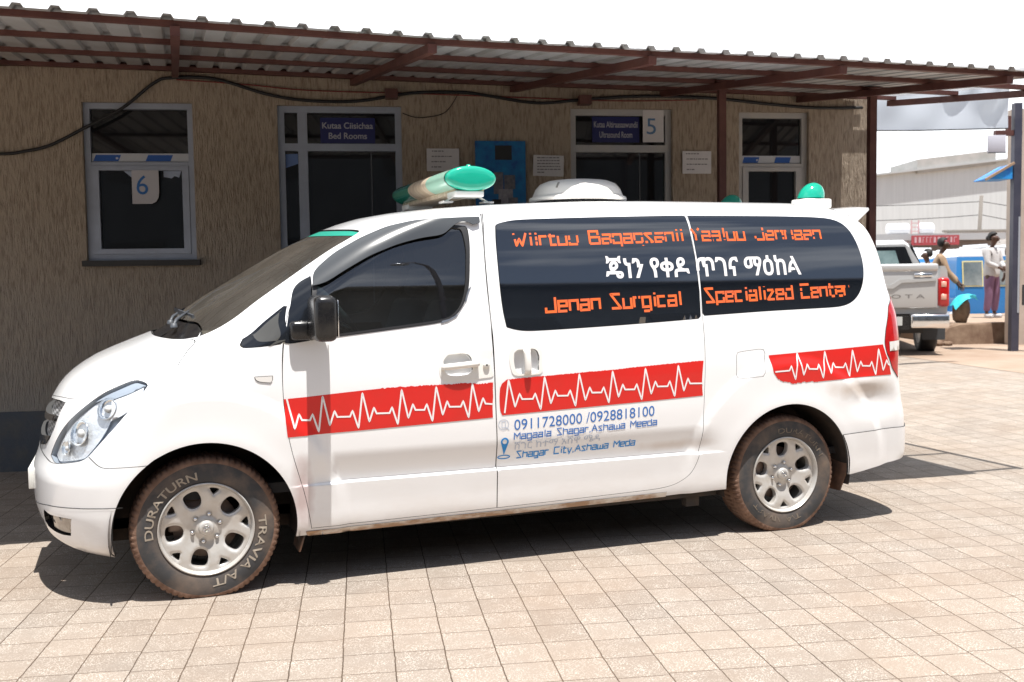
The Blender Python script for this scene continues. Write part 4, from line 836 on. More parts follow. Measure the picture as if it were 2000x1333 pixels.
# --- openings in the shell, then the shell itself
SHELL_HOLES = ['front_door', 'sliding_door', 'rear_glass', 'quarter_glass', 'fuel_flap', 'headlight', 'hood', 'cowl', 'windshield', 'front_bumper', 'grille', 'tail_light', 'rear_bumper', 'side_marker']
holes = [grow(LP[k], G) for k in SHELL_HOLES] + CUTS + [grow(tailgate_loop, G)]
domain = dense([(0, .001), (U3, .001), (U3, VMAX - 1e-4), (0, VMAX - 1e-4)], .03)
panel('body', [PT, SM], van, fill(domain, holes, .033, clip_lines(arcs + crease, domain, holes)), both=True)
panel('hood', [PT, SM], van, fill(grow(LP['hood'], -G), [grow(LP['headlight'], G)]), both=True)
bump = panel('front_bumper', [PT, SM], van, fill(grow(LP['front_bumper'], -G), [grow(LP['headlight'], G), grow(LP['fog_recess'], 0), arch_f, cut_f], .03), off=.004, thick=.02, both=True)
bs_ = [tuple(p) for p in OUT['bumper_seam']]; mb = MB(); l_ = dense(bs_, .012, False); kk = len(l_)
P_ = [body_point(l_[:, 0], l_[:, 1] + d) + body_normal(l_[:, 0], l_[:, 1])*.0055 for d in (-.0018, .0018)]; mb.add(list(P_[0]) + list(P_[1]), [(i, i+1, kk+i+1, kk+i) for i in range(kk-1)]); mb.build('bumper_seam', SM, bump, fix=False)
rb = panel('rear_bumper', [PT, SM], van, fill(grow(LP['rear_bumper'], -G), [arch_r, cut_r], .03), off=.006, thick=.02, both=True)
panel('fuel_flap', [PT, SM], van, fill(grow(soften(LP['fuel_flap'], 1), -G), [], .04))
cowl = panel('cowl', [M['blackplastic'], SM], van, fill(grow(LP['cowl'], -G), [], .04), off=-.012, both=True)
ws = panel('windshield', [M['screen_glass'], M['rubber']], van, fill(grow(LP['windshield'], -.004), [], .045), off=-.004, thick=0, both=True)
panel('sun_strip', [M['green_strip'], SM], ws, fill(grow(LP['sun_strip'], -.006), [], .045), off=-.0025, thick=.001, both=True)
tgt = panel('tailgate', [PT, SM], van, fill(grow(tailgate_loop, -G), [tailwin_loop], .04), off=.002, both=True)
panel('window', [M['privacy'], SM], tgt, fill(grow(tailwin_loop, -.002), [], .05), off=.0, thick=.004, both=True)

# --- doors
wf = soften(LP['front_window'], 1); sl = LP['sail']
fd_h = [grow(wf, .001), grow(sl, .001), grow(soften(LP['handle_cup'], 2), 0), arch_f, cut_s]
d_near, d_far = panel('front_door', [PT, SM], van, fill(grow(LP['front_door'], -G), fd_h, .033, clip_lines(crease + arcs, LP['front_door'], fd_h)), mirror=True)
glass_f = soften(LP['sliding_glass'], 1)
sd_h = [grow(glass_f, .003), soften(LP['slide_cup'], 2), cut_s, arch_r]
s_near, s_far = panel('sliding_door', [PT, SM], van, fill(grow(LP['sliding_door'], -G), sd_h, .033, clip_lines(crease + arcs, LP['sliding_door'], sd_h)), mirror=True)
panel('window', [M['door_glass'], SM], d_near, fill(grow(wf, -.012), [], .05), off=-.006, thick=0, mirror=d_far)
panel('window_seal', [M['rubber'], SM], d_near, fill(grow(wf, -.001), [grow(wf, -.015)], .05), off=.003, thick=.012, mirror=d_far)
zb = np.array([p for p in wf if .0 < 1])
panel('corner_trim', [M['blackgloss'], SM], d_near, fill(grow(sl, -.001), [], .05), off=.003, thick=.010, mirror=d_far)
panel('window', [M['privacy'], SM], s_near, fill(glass_f, [], .04), off=.0005, thick=.004, mirror=s_far)
rg = soften(LP['rear_glass'], 1)
panel('side_window', [M['privacy'], SM], van, fill(grow(rg, -.0005), [], .04), off=.0005, thick=.004, mirror=True)
qg = soften(LP['quarter_glass'], 1)
panel('quarter_window', [M['blackgloss'], SM], van, fill(grow(qg, -.001), [], .03), off=.001, thick=.006, mirror=True)
qi = grow(qg, -.026)
panel('quarter_pane', [mat('quarter_glass', (.09, .09, .085), .06, coat=.3), SM], van, fill(qi, [], .03), off=.002, thick=0)

# --- handles
def cup(loop, depth, parent, nm='handle_cup', m=None):
    uv, f = fill(loop, [], .02); P = body_point(uv[:, 0], uv[:, 1])
    return panel(nm, [m or PT, PT], parent, (uv, f), off=-depth, thick=0)
def wall_ring(mb, loop, d0, d1, mi=0):
    l = dense(loop, .01); P = body_point(l[:, 0], l[:, 1]); N = body_normal(l[:, 0], l[:, 1]); A = P + N*d0; B = P + N*d1; n = len(l)
    mb.add(list(A) + list(B), [(i, (i+1) % n, n+(i+1) % n, n+i) for i in range(n)], mi, True)
for loop, par in ((soften(LP['handle_cup'], 2), d_near), (soften(LP['slide_cup'], 2), s_near)):
    cup(loop, .028, par); mb = MB(); wall_ring(mb, loop, .0, -.03); mb.build('cup_edge', PT, par, fix=False)
for nm, par in (('handle_plate', d_near), ('slide_plate', s_near)):
    l = soften(LP[nm], 2); h_ = [soften(LP['handle_cup' if nm[0] == 'h' else 'slide_cup'], 2)]
    panel('handle_surround', [PL, PL], par, fill(l, h_, .02), off=.0035, thick=.0035)
def flank(x, z, off=0.0):
    u, v = uv_of(np.atleast_1d(x), np.atleast_1d(z)); return body_point(u, v) + body_normal(u, v)*off
a, b, c = [MARK['handle_bar'][i] for i in range(3)]
P0, P1 = flank(a[0] - .002, a[2] - .004, .012)[0], flank(b[0] + .01, b[2] + .002, .014)[0]
mb = MB(); pts = [P0*(1-t) + P1*t + np.array([0, -.008*math.sin(math.pi*t), 0]) for t in np.linspace(0, 1, 9)]
mb.tube(pts, [.012, .0155, .016, .016, .016, .016, .016, .0155, .013], 12); kp = flank(c[0], c[2], .004)[0]
mb.lathe([(0, -.012), (.013, -.012), (.017, -.008), (.017, 0)], 16, 'y', kp); mb.build('handle', PL, d_near, fix=True)
mb = MB(); mb.lathe([(0, -.0135), (.005, -.0135), (.005, -.011)], 12, 'y', kp); mb.build('keyhole', M['rubber'], d_near)
q0, q1, q2, q3 = MARK['slide_bar']; xm = (q0[0] + q2[0])/2
P0, P1 = flank(xm, q0[2], .010)[0], flank(xm + .003, q1[2], .010)[0]
mb = MB(); pts = [P0*(1-t) + P1*t + np.array([0, -.006*math.sin(math.pi*t), 0]) for t in np.linspace(0, 1, 7)]; mb.tube(pts, .0185, 12); mb.build('handle', PL, s_near)
panel('side_repeater', [M['lens_clear'], SM], van, fill(grow(LP['side_marker'], -.001), [], .02), off=.004, thick=.01, mirror=True)

# --- wind deflector over the front window
dl = soften(LP['deflector'], 1)
panel('deflector', [mat('smoked_deflector', (.055, .06, .065), .22, coat=.3), M['rubber']], d_near, fill(dl, [], .02), off=.020, thick=.003)
# --- bright belt strip under the front window
bl = np.array([p for p in OUT['front_window'] if True]); lo = OUT['front_window'][11:16]
bs = [np.array(p) + [0, -.004] for p in lo] ; bt = [np.array(p) + [0, .009] for p in lo][::-1]
panel('belt_strip', [mat('belt_trim', (.30, .33, .38), .25, .6), SM], d_near, fill(dense(bs + bt), [], .02), off=.0045, thick=.003)

# --- grille, lamps
gr = LP['grille']
gmat = bpy.data.materials.new('grille_mesh'); gmat.use_nodes = True; t = gmat.node_tree; b_ = t.nodes['Principled BSDF']
c_ = t.nodes.new('ShaderNodeTexCoord'); ck = t.nodes.new('ShaderNodeTexChecker'); ck.inputs['Scale'].default_value = 70; mp_ = t.nodes.new('ShaderNodeMapping'); mp_.inputs['Rotation'].default_value = (R(45), R(10), R(10))
t.links.new(c_.outputs['Object'], mp_.inputs['Vector']); t.links.new(mp_.outputs['Vector'], ck.inputs['Vector']); ck.inputs['Color1'].default_value = (.55, .55, .55, 1); ck.inputs['Color2'].default_value = (.02, .02, .02, 1); t.links.new(ck.outputs['Color'], b_.inputs['Base Color']); b_.inputs['Roughness'].default_value = .4
gp = panel('grille', [gmat, SM], van, fill(grow(gr, -G), [], .03), off=-.022, both=True)
panel('grille_bar', [M['chrome'], SM], gp, fill(grow(LP['grille_bar'], 0), [], .02), off=.006, thick=.03, both=True)
panel('grille_bar', [M['chrome'], SM], gp, fill(grow(LP['grille_lip'], 0), [], .02), off=.006, thick=.03, both=True)
hl_n, hl_f = panel('headlight', [M['lamp_glass'], M['lamp_grey']], van, fill(grow(LP['headlight'], -G), [], .025), off=.002, thick=0, mirror=True)
for nm, key, m_, o_ in (('lamp_bowl', 'head_lens_main', M['reflector'], -.020), ('indicator', 'head_indicator', mat('indicator_white', (.78, .78, .80), .25, coat=.4), -.006), ('lamp_trim', 'head_dark', M['lamp_grey'], -.010)):
    panel(nm, [m_, M['lamp_grey']], hl_n, fill(LP[key], [], .015), off=o_, thick=.006, mirror=hl_f)
panel('lamp_housing', [M['lamp_grey'], M['lamp_grey']], hl_n, fill(grow(LP['headlight'], .0), [], .025), off=-.034, thick=0, mirror=hl_f)
for sg_, par_ in ((1, hl_n), (-1, hl_f)):
    mb = MB(); wall_ring(mb, LP['headlight'], -.002, -.036); mb.v = [(x, y*sg_, z) for x, y, z in mb.v]; mb.build('lamp_housing', M['lamp_grey'], par_, fix=False)
def lamp_round(px_uv, r, m_, depth):
    P = body_point(*px_uv); N = body_normal(*px_uv); q = Vector(N).to_track_quat('Z', 'Y'); mb = MB()
    prof = [(r, 0), (r*.97, .004), (r*.7, -r*.35), (r*.3, -r*.6), (0, -r*.66)]
    mb.lathe(prof, 24, 'z'); mb.lathe([(0, .004), (r*.30, 0), (r*.33, -r*.3), (r*.2, -r*.6)], 16, 'z', mi=1)
    mb.v = [tuple(q @ Vector(v) + Vector(P + N*depth)) for v in mb.v]; return mb
cm = np.array(OUT['head_lens_main']).mean(0)
for k, (du, dv, r_) in enumerate(((.10, .115, .052), (-.015, .00, .060), (-.09, -.075, .036))):
    lamp_round((cm[0] + du, cm[1] + dv), r_, None, -.006).build('lamp_bowl', [M['chrome'], M['lens_clear']], hl_n, fix=False)
tail_n, tail_f = panel('tail_light', [M['lens_red'], SM], van, fill(grow(LP['tail_light'], -.001), [], .02), off=.004, thick=.02, mirror=True)
panel('reversing_lens', [M['lens_clear'], SM], tail_n, fill(LP['tail_clear'], [], .02), off=.0065, thick=.002, mirror=tail_f)
uvf = fill(grow(LP['fog_recess'], .004), [cut_f], .03); panel('fog_surround', [M['blackplastic'], SM], bump, uvf, off=-.022, thick=0, both=True)
mb = MB(); wall_ring(mb, LP['fog_recess'], .004, -.024); mb.build('fog_surround', M['blackplastic'], bump, fix=False)
panel('fog_lamp', [mat('fog_lens', (.42, .37, .31), .15, col2=(.30, .25, .2), nscale=20, coat=.5), SM], bump, fill(soften(LP['fog_lamp'], 1), [], .02), off=-.008, thick=.012, both=True)
mb = MB(); mb.rbox(-.806, -.780, -.26, .26, .455, .560, .004); mb.build('number_plate', mat('plate_white', (.72, .72, .68), .4), bump)

# --- sill strip, mud and underside
lo = np.array(OUT['cut_sill'])[1:-1]; up = lo + [0, .036]; up2 = lo + [0, .022]
panel('sill', [M['sill_mud'], SM], van, fill(dense(np.concatenate([lo + [0, -.004], up2[::-1]]), .02), [], .03), off=.003, thick=.02, mirror=True)
mb = MB(); mb.box(-.45, 3.80, -.60, .60, .29, .34); mb.box(.5, 2.75, -.90, .90, .24, .285); mb.box(-.50, -.42, -.5, .5, .27, .45); mb.box(2.75, 3.80, -.62, .62, .34, .44)
mb.box(.47, 2.72, -.915, -.84, .245, .30); mb.box(2.56, 2.64, -.90, -.85, .19, .245)
mb.build('underbody', mat('underbody', (.03, .027, .024), .9, col2=(.07, .05, .035), nscale=6), van)
WHM = mat('wheelhouse', (.022, .02, .018), .95, col2=(.06, .04, .03), nscale=8)
for hx in HUB_X:
    for sgn in (-1, 1):
        mb = MB(); n = 28; aa = np.radians(np.linspace(-12, 192, n)); vs = []
        for y in (.945, .60): vs += [(hx + .43*math.cos(q), sgn*y, HUB_Z + .43*math.sin(q)) for q in aa]
        mb.add(vs, [(i, i+1, n+i+1, n+i) for i in range(n-1)], 0, True); mb.add(vs[n:], [tuple(range(n))]); mb.build('wheelhouse', WHM, van, fix=False)
# --- cabin
mb = MB(); mb.box(1.46, 1.48, -.70, .70, .32, 1.72); mb.box(-.2, 1.46, -.84, .84, .45, .50); mb.box(1.48, 3.9, -.82, .82, .40, .44); mb.build('cabin_lining', M['interior'], van)
for y in (-.42, .42):
    mb = MB(); mb.rbox(.78, 1.22, y-.24, y+.24, .62, .80, .05); mb.bm_ = None
    mb2 = MB(); mb2.rbox(-.07, .07, y-.23, y+.23, 0, .62, .05); mb2.rbox(-.05, .05, y-.12, y+.12, .64, .84, .04)
    ca, sa = math.cos(R(18)), math.sin(R(18)); mb2.v = [(1.17 + x*ca + z*sa, yy, .76 + z*ca - x*sa) for x, yy, z in mb2.v]; mb.add(mb2.v, mb2.f, 0, True); mb.build('seat', M['seatcloth'], van)
mb = MB(); mb.rbox(.06, .50, -.80, .80, .86, 1.16, .06); mb.rbox(.0, .34, -.72, .72, 1.05, 1.20, .05); mb.build('dashboard', mat('dusty_dash', (.10, .085, .07), .85, col2=(.17, .14, .11), nscale=6), van)
mb = MB(); cen = Vector((.74, -.42, 1.28)); ax = Vector((.80, 0, .60)).normalized(); u_ = Vector((0, 1, 0)); w_ = ax.cross(u_)
ring = [cen + (u_*math.cos(q) + w_*math.sin(q))*.185 for q in np.linspace(0, 2*math.pi, 41)]; mb.tube(ring, .015, 8, cap=False)
for q in (R(90), R(210), R(330)): mb.tube([cen - ax*.03, cen + (u_*math.cos(q) + w_*math.sin(q))*.18], .012, 6)
mb.tube([cen - ax*.02, cen - ax*.32], .03, 8); mb.build('steering_wheel', mat('wheel_vinyl', (.035, .045, .045), .3), van)
# --- wipers on the cowl
for y0, y1 in ((-.50, -.08), (-.02, .40)):
    mb = MB(); W0 = (-.10, y0, 1.262); mid = (-.015, (y0 + y1)/2 + .04, 1.325); tip = (-.045, y1, 1.33)
    mb.lathe([(0, .022), (.014, .02), (.018, 0)], 14, 'z', (W0[0], W0[1], W0[2] - .01)); mb.tube([W0, (-.085, y0 + .06, 1.288), mid], [.009, .009, .006], 6)
    mb.bar((-.005, y0 + .02, 1.300), (-.055, y1 + .10, 1.316), .010, .022); mb.build('wiper', mat('wiper_grey', (.07, .078, .09), .5), cowl)

# --- door mirrors
for sgn in (-1, 1):
    mb = MB(); y = lambda v: sgn*v
    a0, a1 = sorted((y(.985), y(1.225))); mb.rbox(.478, .585, a0, a1, 1.195, 1.405, .034, 0, 4)
    a0, a1 = sorted((y(.93), y(1.0))); mb.rbox(.40, .53, a0, a1, 1.195, 1.285, .022, 0, 3)
    ob = mb.build('mirror', [M['blackplastic']], van)
    mb = MB(); a0, a1 = sorted((y(1.0), y(1.21))); mb.rbox(.583, .588, a0, a1, 1.215, 1.385, .002); mb.build('mirror_glass', M['chrome'], ob)

# --- roof equipment
bar = empty('light_bar', (1.433, 0, 2.008), 0, parent=van)
def ell(y, k=1.0, n=40): return [(.146*k*math.cos(2*math.pi*i/n), y, .069*k*math.sin(2*math.pi*i/n)) for i in range(n)]
def ell_tube(name, m_, ys, ks, cap0=False, cap1=False):
    mb = MB(); n = 40; vs = [p for y, k in zip(ys, ks) for p in ell(y, k)]
    fs = [(j*n+i, j*n+(i+1) % n, (j+1)*n+(i+1) % n, (j+1)*n+i) for j in range(len(ys)-1) for i in range(n)]
    if cap0: fs.append(tuple(range(n))[::-1])
    if cap1: fs.append(tuple((len(ys)-1)*n + i for i in range(n)))
    mb.add(vs, fs, 0, True); return mb.build(name, m_, bar)
for sgn in (-1, 1):
    ell_tube('green_lens', M['green_pale'] if sgn < 0 else M['green_shaded'], [sgn*.20, sgn*.575], [.985, .985])
    ell_tube('end_cap', M['green_lens'], [sgn*v for v in (.580, .592, .603, .611, .616, .6185)], [.985, .97, .93, .84, .62, .30], cap1=True)
    ell_tube('seam_ring', M['rubber'], [sgn*.573, sgn*.582], [1.0, 1.0])
    mb = MB(); mb.rbox(-.09, .07, sgn*.50 - .10, sgn*.50 + .06, -.098, -.066, .006); mb.bar((-.075, sgn*.52, -.09), (-.125, sgn*.52, -.120), .03, .006); mb.bar((.06, sgn*.52, -.09), (.115, sgn*.52, -.120), .03, .006)
    mb.build('mount', PL, bar); mb = MB(); mb.rbox(-.15, -.09, sgn*.52 - .04, sgn*.52 + .04, -.128, -.118, .003); mb.rbox(.08, .14, sgn*.52 - .04, sgn*.52 + .04, -.128, -.118, .003); mb.build('mount_foot', M['alu_grey'], bar)
ell_tube('speaker_housing', M['cream'], [-.20, .20], [.975, .975])
mb = MB(); mb.rbox(-.085, .085, -.56, .56, -.080, -.052, .008); mb.build('base_tray', M['cream'], bar)
mb = MB(); mb.lathe([(0, .014), (.012, .010), (.016, 0)], 12, 'z', (0, -.55, .066)); mb.lathe([(0, .014), (.012, .010), (.016, 0)], 12, 'z', (0, .55, .066)); mb.build('screw_cap', M['green_lens'], bar)
vent = empty('roof_vent', (2.32, 0, 1.921), 0, parent=van)
mb = MB(); mb.lathe([(0, .150), (.12, .148), (.19, .140), (.235, .122), (.262, .092), (.276, .058), (.282, .046), (.298, .040), (.303, .030), (.300, .018), (.285, .016), (.26, .016)], 56); mb.build('dome', mat('vent_white', (.80, .77, .72), .4), vent)
mb = MB(); mb.lathe([(.27, .018), (.25, -.01)], 40); mb.build('base_ring', M['blackplastic'], vent)
mb = MB()
for q in (R(-142), R(-40), R(30), R(150)):
    d = Vector((math.cos(q), math.sin(q), 0)); p0 = d*.238 + Vector((0, 0, .120)); p1 = d*.265 + Vector((0, 0, .088)); mb.bar(p0 + d*.0015, p1 + d*.0015, .012, .004, up=d)
mb.build('dome_slot', mat('slot_shadow_grey', (.30, .28, .25), .8), vent)
for y in (-.46, .46):
    be = empty('beacon', (3.71, y, 1.893), 0, parent=van)
    mb = MB(); mb.rbox(-.098, .098, -.078, .078, -.015, .044, .012); mb.build('base', PL, be)
    mb = MB(); prof = [(.0, .098)] + [(.088*math.cos(q), .098*math.sin(q)) for q in np.linspace(R(84), 0, 9)]; mb.lathe(prof, 28)
    mb.v = [(x + .20*z - .004 - .35*max(0, -x)*0, yy*.82, .050 + z) for x, yy, z in mb.v]; mb.build('dome', M['green_lens'], be)
mb = MB(); sec = [(3.74, 1.872), (3.93, 1.888), (4.00, 1.886), (4.005, 1.872), (3.96, 1.835), (3.915, 1.800), (3.86, 1.835)]; n = len(sec); vs = []; ys = np.linspace(-.64, .64, 25)
for y in ys:
    k = (y/.64)**2; sh = .10*(1 - k); dz = -.010*k**3
    vs += [(x + sh, y, z + dz + .010*(1-k)) for x, z in sec]
fs = [(j*n+i, j*n+(i+1) % n, (j+1)*n+(i+1) % n, (j+1)*n+i) for j in range(len(ys)-1) for i in range(n)] + [tuple(range(n)), tuple((len(ys)-1)*n+i for i in range(n))[::-1]]
mb.add(vs, fs, 0, True); mb.build('spoiler', PT, van, autosmooth=35)
for x, z0, z1, y0, y1 in ((.455, .165, .40, .935, .72), (3.625, .19, .46, .925, .69)):
    for sgn in (-1, 1):
        mb = MB(); pts = [(x + .012, sgn*y0, z1), (x, sgn*(y0 + .0), (z0+z1)/2), (x - .03, sgn*(y0 - .03), z0), (x - .03, sgn*y1, z0 - .005), (x + .02, sgn*y1, z1)]
        mb.add(pts + [(p[0] + .008, p[1], p[2]) for p in pts], [tuple(range(5)), tuple(range(5, 10))[::-1]] + [(i, (i+1) % 5, 5+(i+1) % 5, 5+i) for i in range(5)]); mb.build('mud_flap', mat('mud_flap', (.05, .04, .035), .7, col2=(.22, .12, .075), nscale=7), van)

# ------------------------------------------------------------------ wheels
def tyre_mesh():
    prof = [(.206, .024), (.215, .010), (.232, .004), (.255, .0), (.278, .001), (.296, .004), (.309, .008), (.318, .010), (.330, .016), (.3395, .034), (.342, .060), (.343, .085), (.3435, .112), (.343, .140), (.342, .165), (.3395, .190), (.330, .206), (.31, .216), (.26, .224), (.215, .214), (.206, .2)]
    N = 288; vs = []; fs = []; mi = []; m = len(prof)
    for k in range(N):
        a = 2*math.pi*k/N
        for j, (r, d) in enumerate(prof):
            ph = k + (3 if j in (11, 12, 13) else 0)
            if 7 <= j <= 16 and ph % 4 == 0: r -= .0065 if j not in (7, 16) else .003
            if j in (10, 14) and (k // 2) % 2: r -= .004
            vs.append((r*math.sin(a), d, r*math.cos(a)))
    for k in range(N):
        for j in range(m-1):
            fs.append((k*m+j, k*m+j+1, ((k+1) % N)*m+j+1, ((k+1) % N)*m+j)); mi.append(1 if 6 <= j <= 16 else 0)
    return vs, fs, mi
TV, TF, TM = tyre_mesh()
def rim_face(ph):
    """cast face with five rounded windows and five small wedge windows, as a dished plate"""
    out = [(.203*math.cos(a), .203*math.sin(a)) for a in np.linspace(0, 2*math.pi, 120, endpoint=False)]
    hs = []
    for k in range(5):
        q = ph + R(72)*k; rot = lambda p: (p[0]*math.cos(q) - p[1]*math.sin(q), p[0]*math.sin(q) + p[1]*math.cos(q))
        sh = [(.174, -.037), (.183, -.026), (.187, 0), (.183, .026), (.174, .037), (.155, .039), (.136, .0375), (.118, .031), (.106, .019), (.102, 0), (.106, -.019), (.118, -.031), (.136, -.0375), (.155, -.039)]
        hs.append(np.array([rot(p) for p in soften(np.array(sh), 2)]))
        q = ph + R(72)*k + R(36); sh = [(.190, -.024), (.193, 0), (.190, .024), (.178, .017), (.163, .004), (.160, 0), (.163, -.004), (.178, -.017)]
        hs.append(np.array([rot(p) for p in soften(np.array(sh), 1)]))
    v, f = fill(np.array(out), hs, .008)
    r = np.hypot(v[:, 0], v[:, 1])
    edge = np.full(len(v), 9.0)
    for h in hs: edge = np.minimum(edge, np.sqrt(((v[:, None]-h[None])**2).sum(-1)).min(1))
    d = np.interp(r, [0, .04, .06, .085, .13, .17, .203], [.040, .040, .050, .046, .030, .024, .026]) + .008*np.exp(-(edge/.006)**2)
    return v, f, d, hs
def make_wheel(ph, letters, name='wheel', ink='tyre_letter'):
    w = empty(name, parent=van); tw_ = MB(); tw_.v = list(TV); tw_.f = list(TF); tw_.m = list(TM); tw_.sm = [True]*len(TF)
    tw_.v = [(x, y - (.010*sstep(-.24, -.33, z) if y < .11 else -.010*sstep(-.24, -.33, z)), max(z, -.3195)) for x, y, z in tw_.v]
    tyre = tw_.build('tyre', [M['tyre'], M['tread']], w, autosmooth=40)
    v, f, d, hs = rim_face(ph); mb = MB(); n = len(v)
    mb.add([(p[0], dd, p[1]) for p, dd in zip(v, d)], [tuple(t) for t in f], 0, True)
    for h in hs:
        m = len(h); r = np.hypot(h[:, 0], h[:, 1]); dd = np.interp(r, [0, .04, .06, .085, .13, .17, .203], [.040, .040, .050, .046, .030, .024, .026]) + .008
        mb.add([(p[0], q, p[1]) for p, q in zip(h, dd)] + [(p[0]*1.0, q + .032, p[1]) for p, q in zip(h, dd)], [(i, (i+1) % m, m+(i+1) % m, m+i) for i in range(m)], 0, True)
    mb.lathe([(.2035, .026), (.206, .020), (.210, .006), (.214, .001), (.2185, .003), (.2185, .016)], 96, 'y')
    mb.lathe([(.202, .027), (.196, .07), (.192, .2)], 72, 'y', mi=1)
    mb.lathe([(0, .020), (.020, .020), (.029, .022), (.0345, .028), (.036, .042)], 40, 'y')
    rim = mb.build('rim', [M['silver'], mat('rim_barrel', (.30, .29, .27), .5, .3)], w, fix=False, autosmooth=50)
    mb = MB()
    for k in range(6):
        q = R(60)*k + R(17); c = (.066*math.cos(q), .047, .066*math.sin(q)); mb.lathe([(.0135, .0), (.0125, .001), (.0125, .010)], 18, 'y', c, 1); mb.lathe([(0, -.014), (.006, -.013), (.0085, -.008), (.009, .01)], 12, 'y', c, 0)
    mb.build('wheel_nut', [M['chrome'], M['rubber']], w, fix=False)
    mb = MB()                                        # embossed oval badge on the cap
    ov = [(.020*math.cos(q), .0185, .0145*math.sin(q)) for q in np.linspace(0, 2*math.pi, 33)]; mb.tube(ov, .0016, 6, cap=False)
    mb.tube([(-.010, .0185, -.010), (-.005, .0185, .010)], .0018, 6); mb.tube([(.005, .0185, -.010), (.010, .0185, .010)], .0018, 6); mb.tube([(-.008, .0185, -.003), (.0, .0185, .0015), (.008, .0185, .003)], .0016, 6); mb.build('cap_badge', M['chrome'], w)
    mb = MB(); mb.lathe([(0, .10), (.15, .10), (.15, .118)], 40, 'y'); mb.lathe([(.03, .06), (.05, .065), (.06, .10)], 24, 'y'); mb.rbox(-.17, -.09, .085, .13, -.02, .10, .012); mb.build('brake', mat('brake_rust', (.20, .13, .10), .6, .4, col2=(.34, .27, .23), nscale=10), w)
    for text, a0, a1, r0, hh, wear in letters:
        tl = MB()
        for bold, m_, lift in ((.010, 0, -.0022),):
            gv_, gf_ = glyph_mesh(text, bold); W_ = gv_[:, 0].max(); rng = random.Random(5)
            ang = R(a0) + (R(a1) - R(a0))*gv_[:, 0]/W_; rr = r0 + gv_[:, 1]*hh
            prof_r = [.232, .255, .278, .296]; prof_d = [.004, .0, .001, .004]
            pts = [(r*math.cos(q), float(np.interp(r, prof_r, prof_d)) + lift - .010*float(sstep(-.24, -.33, r*math.sin(q))), r*math.sin(q)) for r, q in zip(rr, ang)]
            tl.add(pts, [t for t in gf_ if rng.random() > wear], m_)
        tl.build('tyre_lettering', [M[ink], M['tyre']], w, fix=False)
    return w
wf_ = make_wheel(R(41), [('DURATURN', 186, 98, .238, .037, .0), ('TRAVIA A/T', 10, -86, .238, .037, .0)]); wf_.location = (0, -.925, HUB_Z)
wr_ = make_wheel(R(20), [('DURATURN', 102, 22, .243, .030, .35), ('TRAVIA A/T', 215, 292, .243, .030, .45)], ink='tyre_letter_dull'); wr_.location = (3.2, -.925, HUB_Z)
for x, src in ((0, wf_), (3.2, wr_)):
    c = copy_tree(src, van); c.location = (x, .925, HUB_Z); c.rotation_euler = (0, 0, math.pi)
mb = MB(); mb.tube([(0, -.7, HUB_Z), (0, .7, HUB_Z)], .045, 10); mb.tube([(3.2, -.72, HUB_Z), (3.2, .72, HUB_Z)], .055, 10); mb.build('axle', M['seam'], van)

# ------------------------------------------------------------------ stripes and lettering on the flank
def decal(name, m_, parent, loop, off=.0018, h=.013): return panel(name, [m_, m_], parent, fill(loop, [], h), off=off, thick=0)
def ragged(loop, amp, seed, sel):
    rng = random.Random(seed); l = dense(loop, .006); q = []
    for p in l:
        q.append(p + np.array([0, amp*(rng.random()-.5)]) if sel(p) else p)
    return np.array(q)
st1 = LP['stripe_door']; vmid = st1[:, 1].mean()
decal('stripe', M['red'], d_near, ragged(OUT['stripe_door'], .006, 2, lambda p: p[1] > vmid + .06 and p[0] > st1[:, 0].mean() - .1))
decal('stripe', M['red'], s_near, ragged(OUT['stripe_slide'], .003, 3, lambda p: p[1] > LP['stripe_slide'][:, 1].mean() + .06))
decal('stripe', M['red'], van, ragged(OUT['stripe_rear'], .008, 4, lambda p: p[1] < LP['stripe_rear'][:, 1].mean() - .05 and p[0] < LP['stripe_rear'][:, 0].mean() - .1))
def ribbon(mb, pts, w, off, mi=0, closed=False, step=.012):
    """a strip of vinyl of width w following points (x, z) on the flank, with mitred corners"""
    l = dense(pts, step, closed); a = np.roll(l, 1, 0); b = np.roll(l, -1, 0)
    if not closed: a[0] = l[0]; b[-1] = l[-1]
    t1 = l - a; t2 = b - l; t1[np.abs(t1).sum(1) == 0] = t2[np.abs(t1).sum(1) == 0]; t2[np.abs(t2).sum(1) == 0] = t1[np.abs(t2).sum(1) == 0]
    t1 /= np.linalg.norm(t1, axis=1, keepdims=True); t2 /= np.linalg.norm(t2, axis=1, keepdims=True); n1 = np.stack([-t1[:, 1], t1[:, 0]], 1); n2 = np.stack([-t2[:, 1], t2[:, 0]], 1)
    n = n1 + n2; n /= np.maximum((n*n1).sum(1, keepdims=True), .7); A = l + n*w/2; B = l - n*w/2; k = len(l)
    P = np.concatenate([flank(A[:, 0], A[:, 1], off), flank(B[:, 0], B[:, 1], off)])
    mb.add(list(P), [(i, k+i, k+(i+1) % k, (i+1) % k) for i in range(k if closed else k-1)], mi)
def heartbeat(parent, peaks, base_lo, top, x0, x1, z_of, hgt, w=.0085, tail=True):
    """baseline with a bump, a dip, the tall spike, a second dip and a second bump round each peak"""
    sp = np.diff(peaks).mean(); pts = [(x0, z_of(x0) + .36*hgt)] if peaks[0] - .36*sp > x0 else []
    for p in peaks:
        for fx, fv in ((-.34, .38), (-.27, .53), (-.12, .06), (0, .97), (.17, .20), (.30, .56), (.37, .40)):
            x = p + fx*sp
            if x0 + .004 < x < x1 - .004: pts.append((x, z_of(x) + fv*hgt))
    if pts[-1][0] < x1 - .01: pts.append((x1, z_of(x1) + .37*hgt))
    mb = MB(); ribbon(mb, pts, w, .0030, step=.008); mb.build('heartbeat_line', M['white_vinyl'], parent, fix=False)
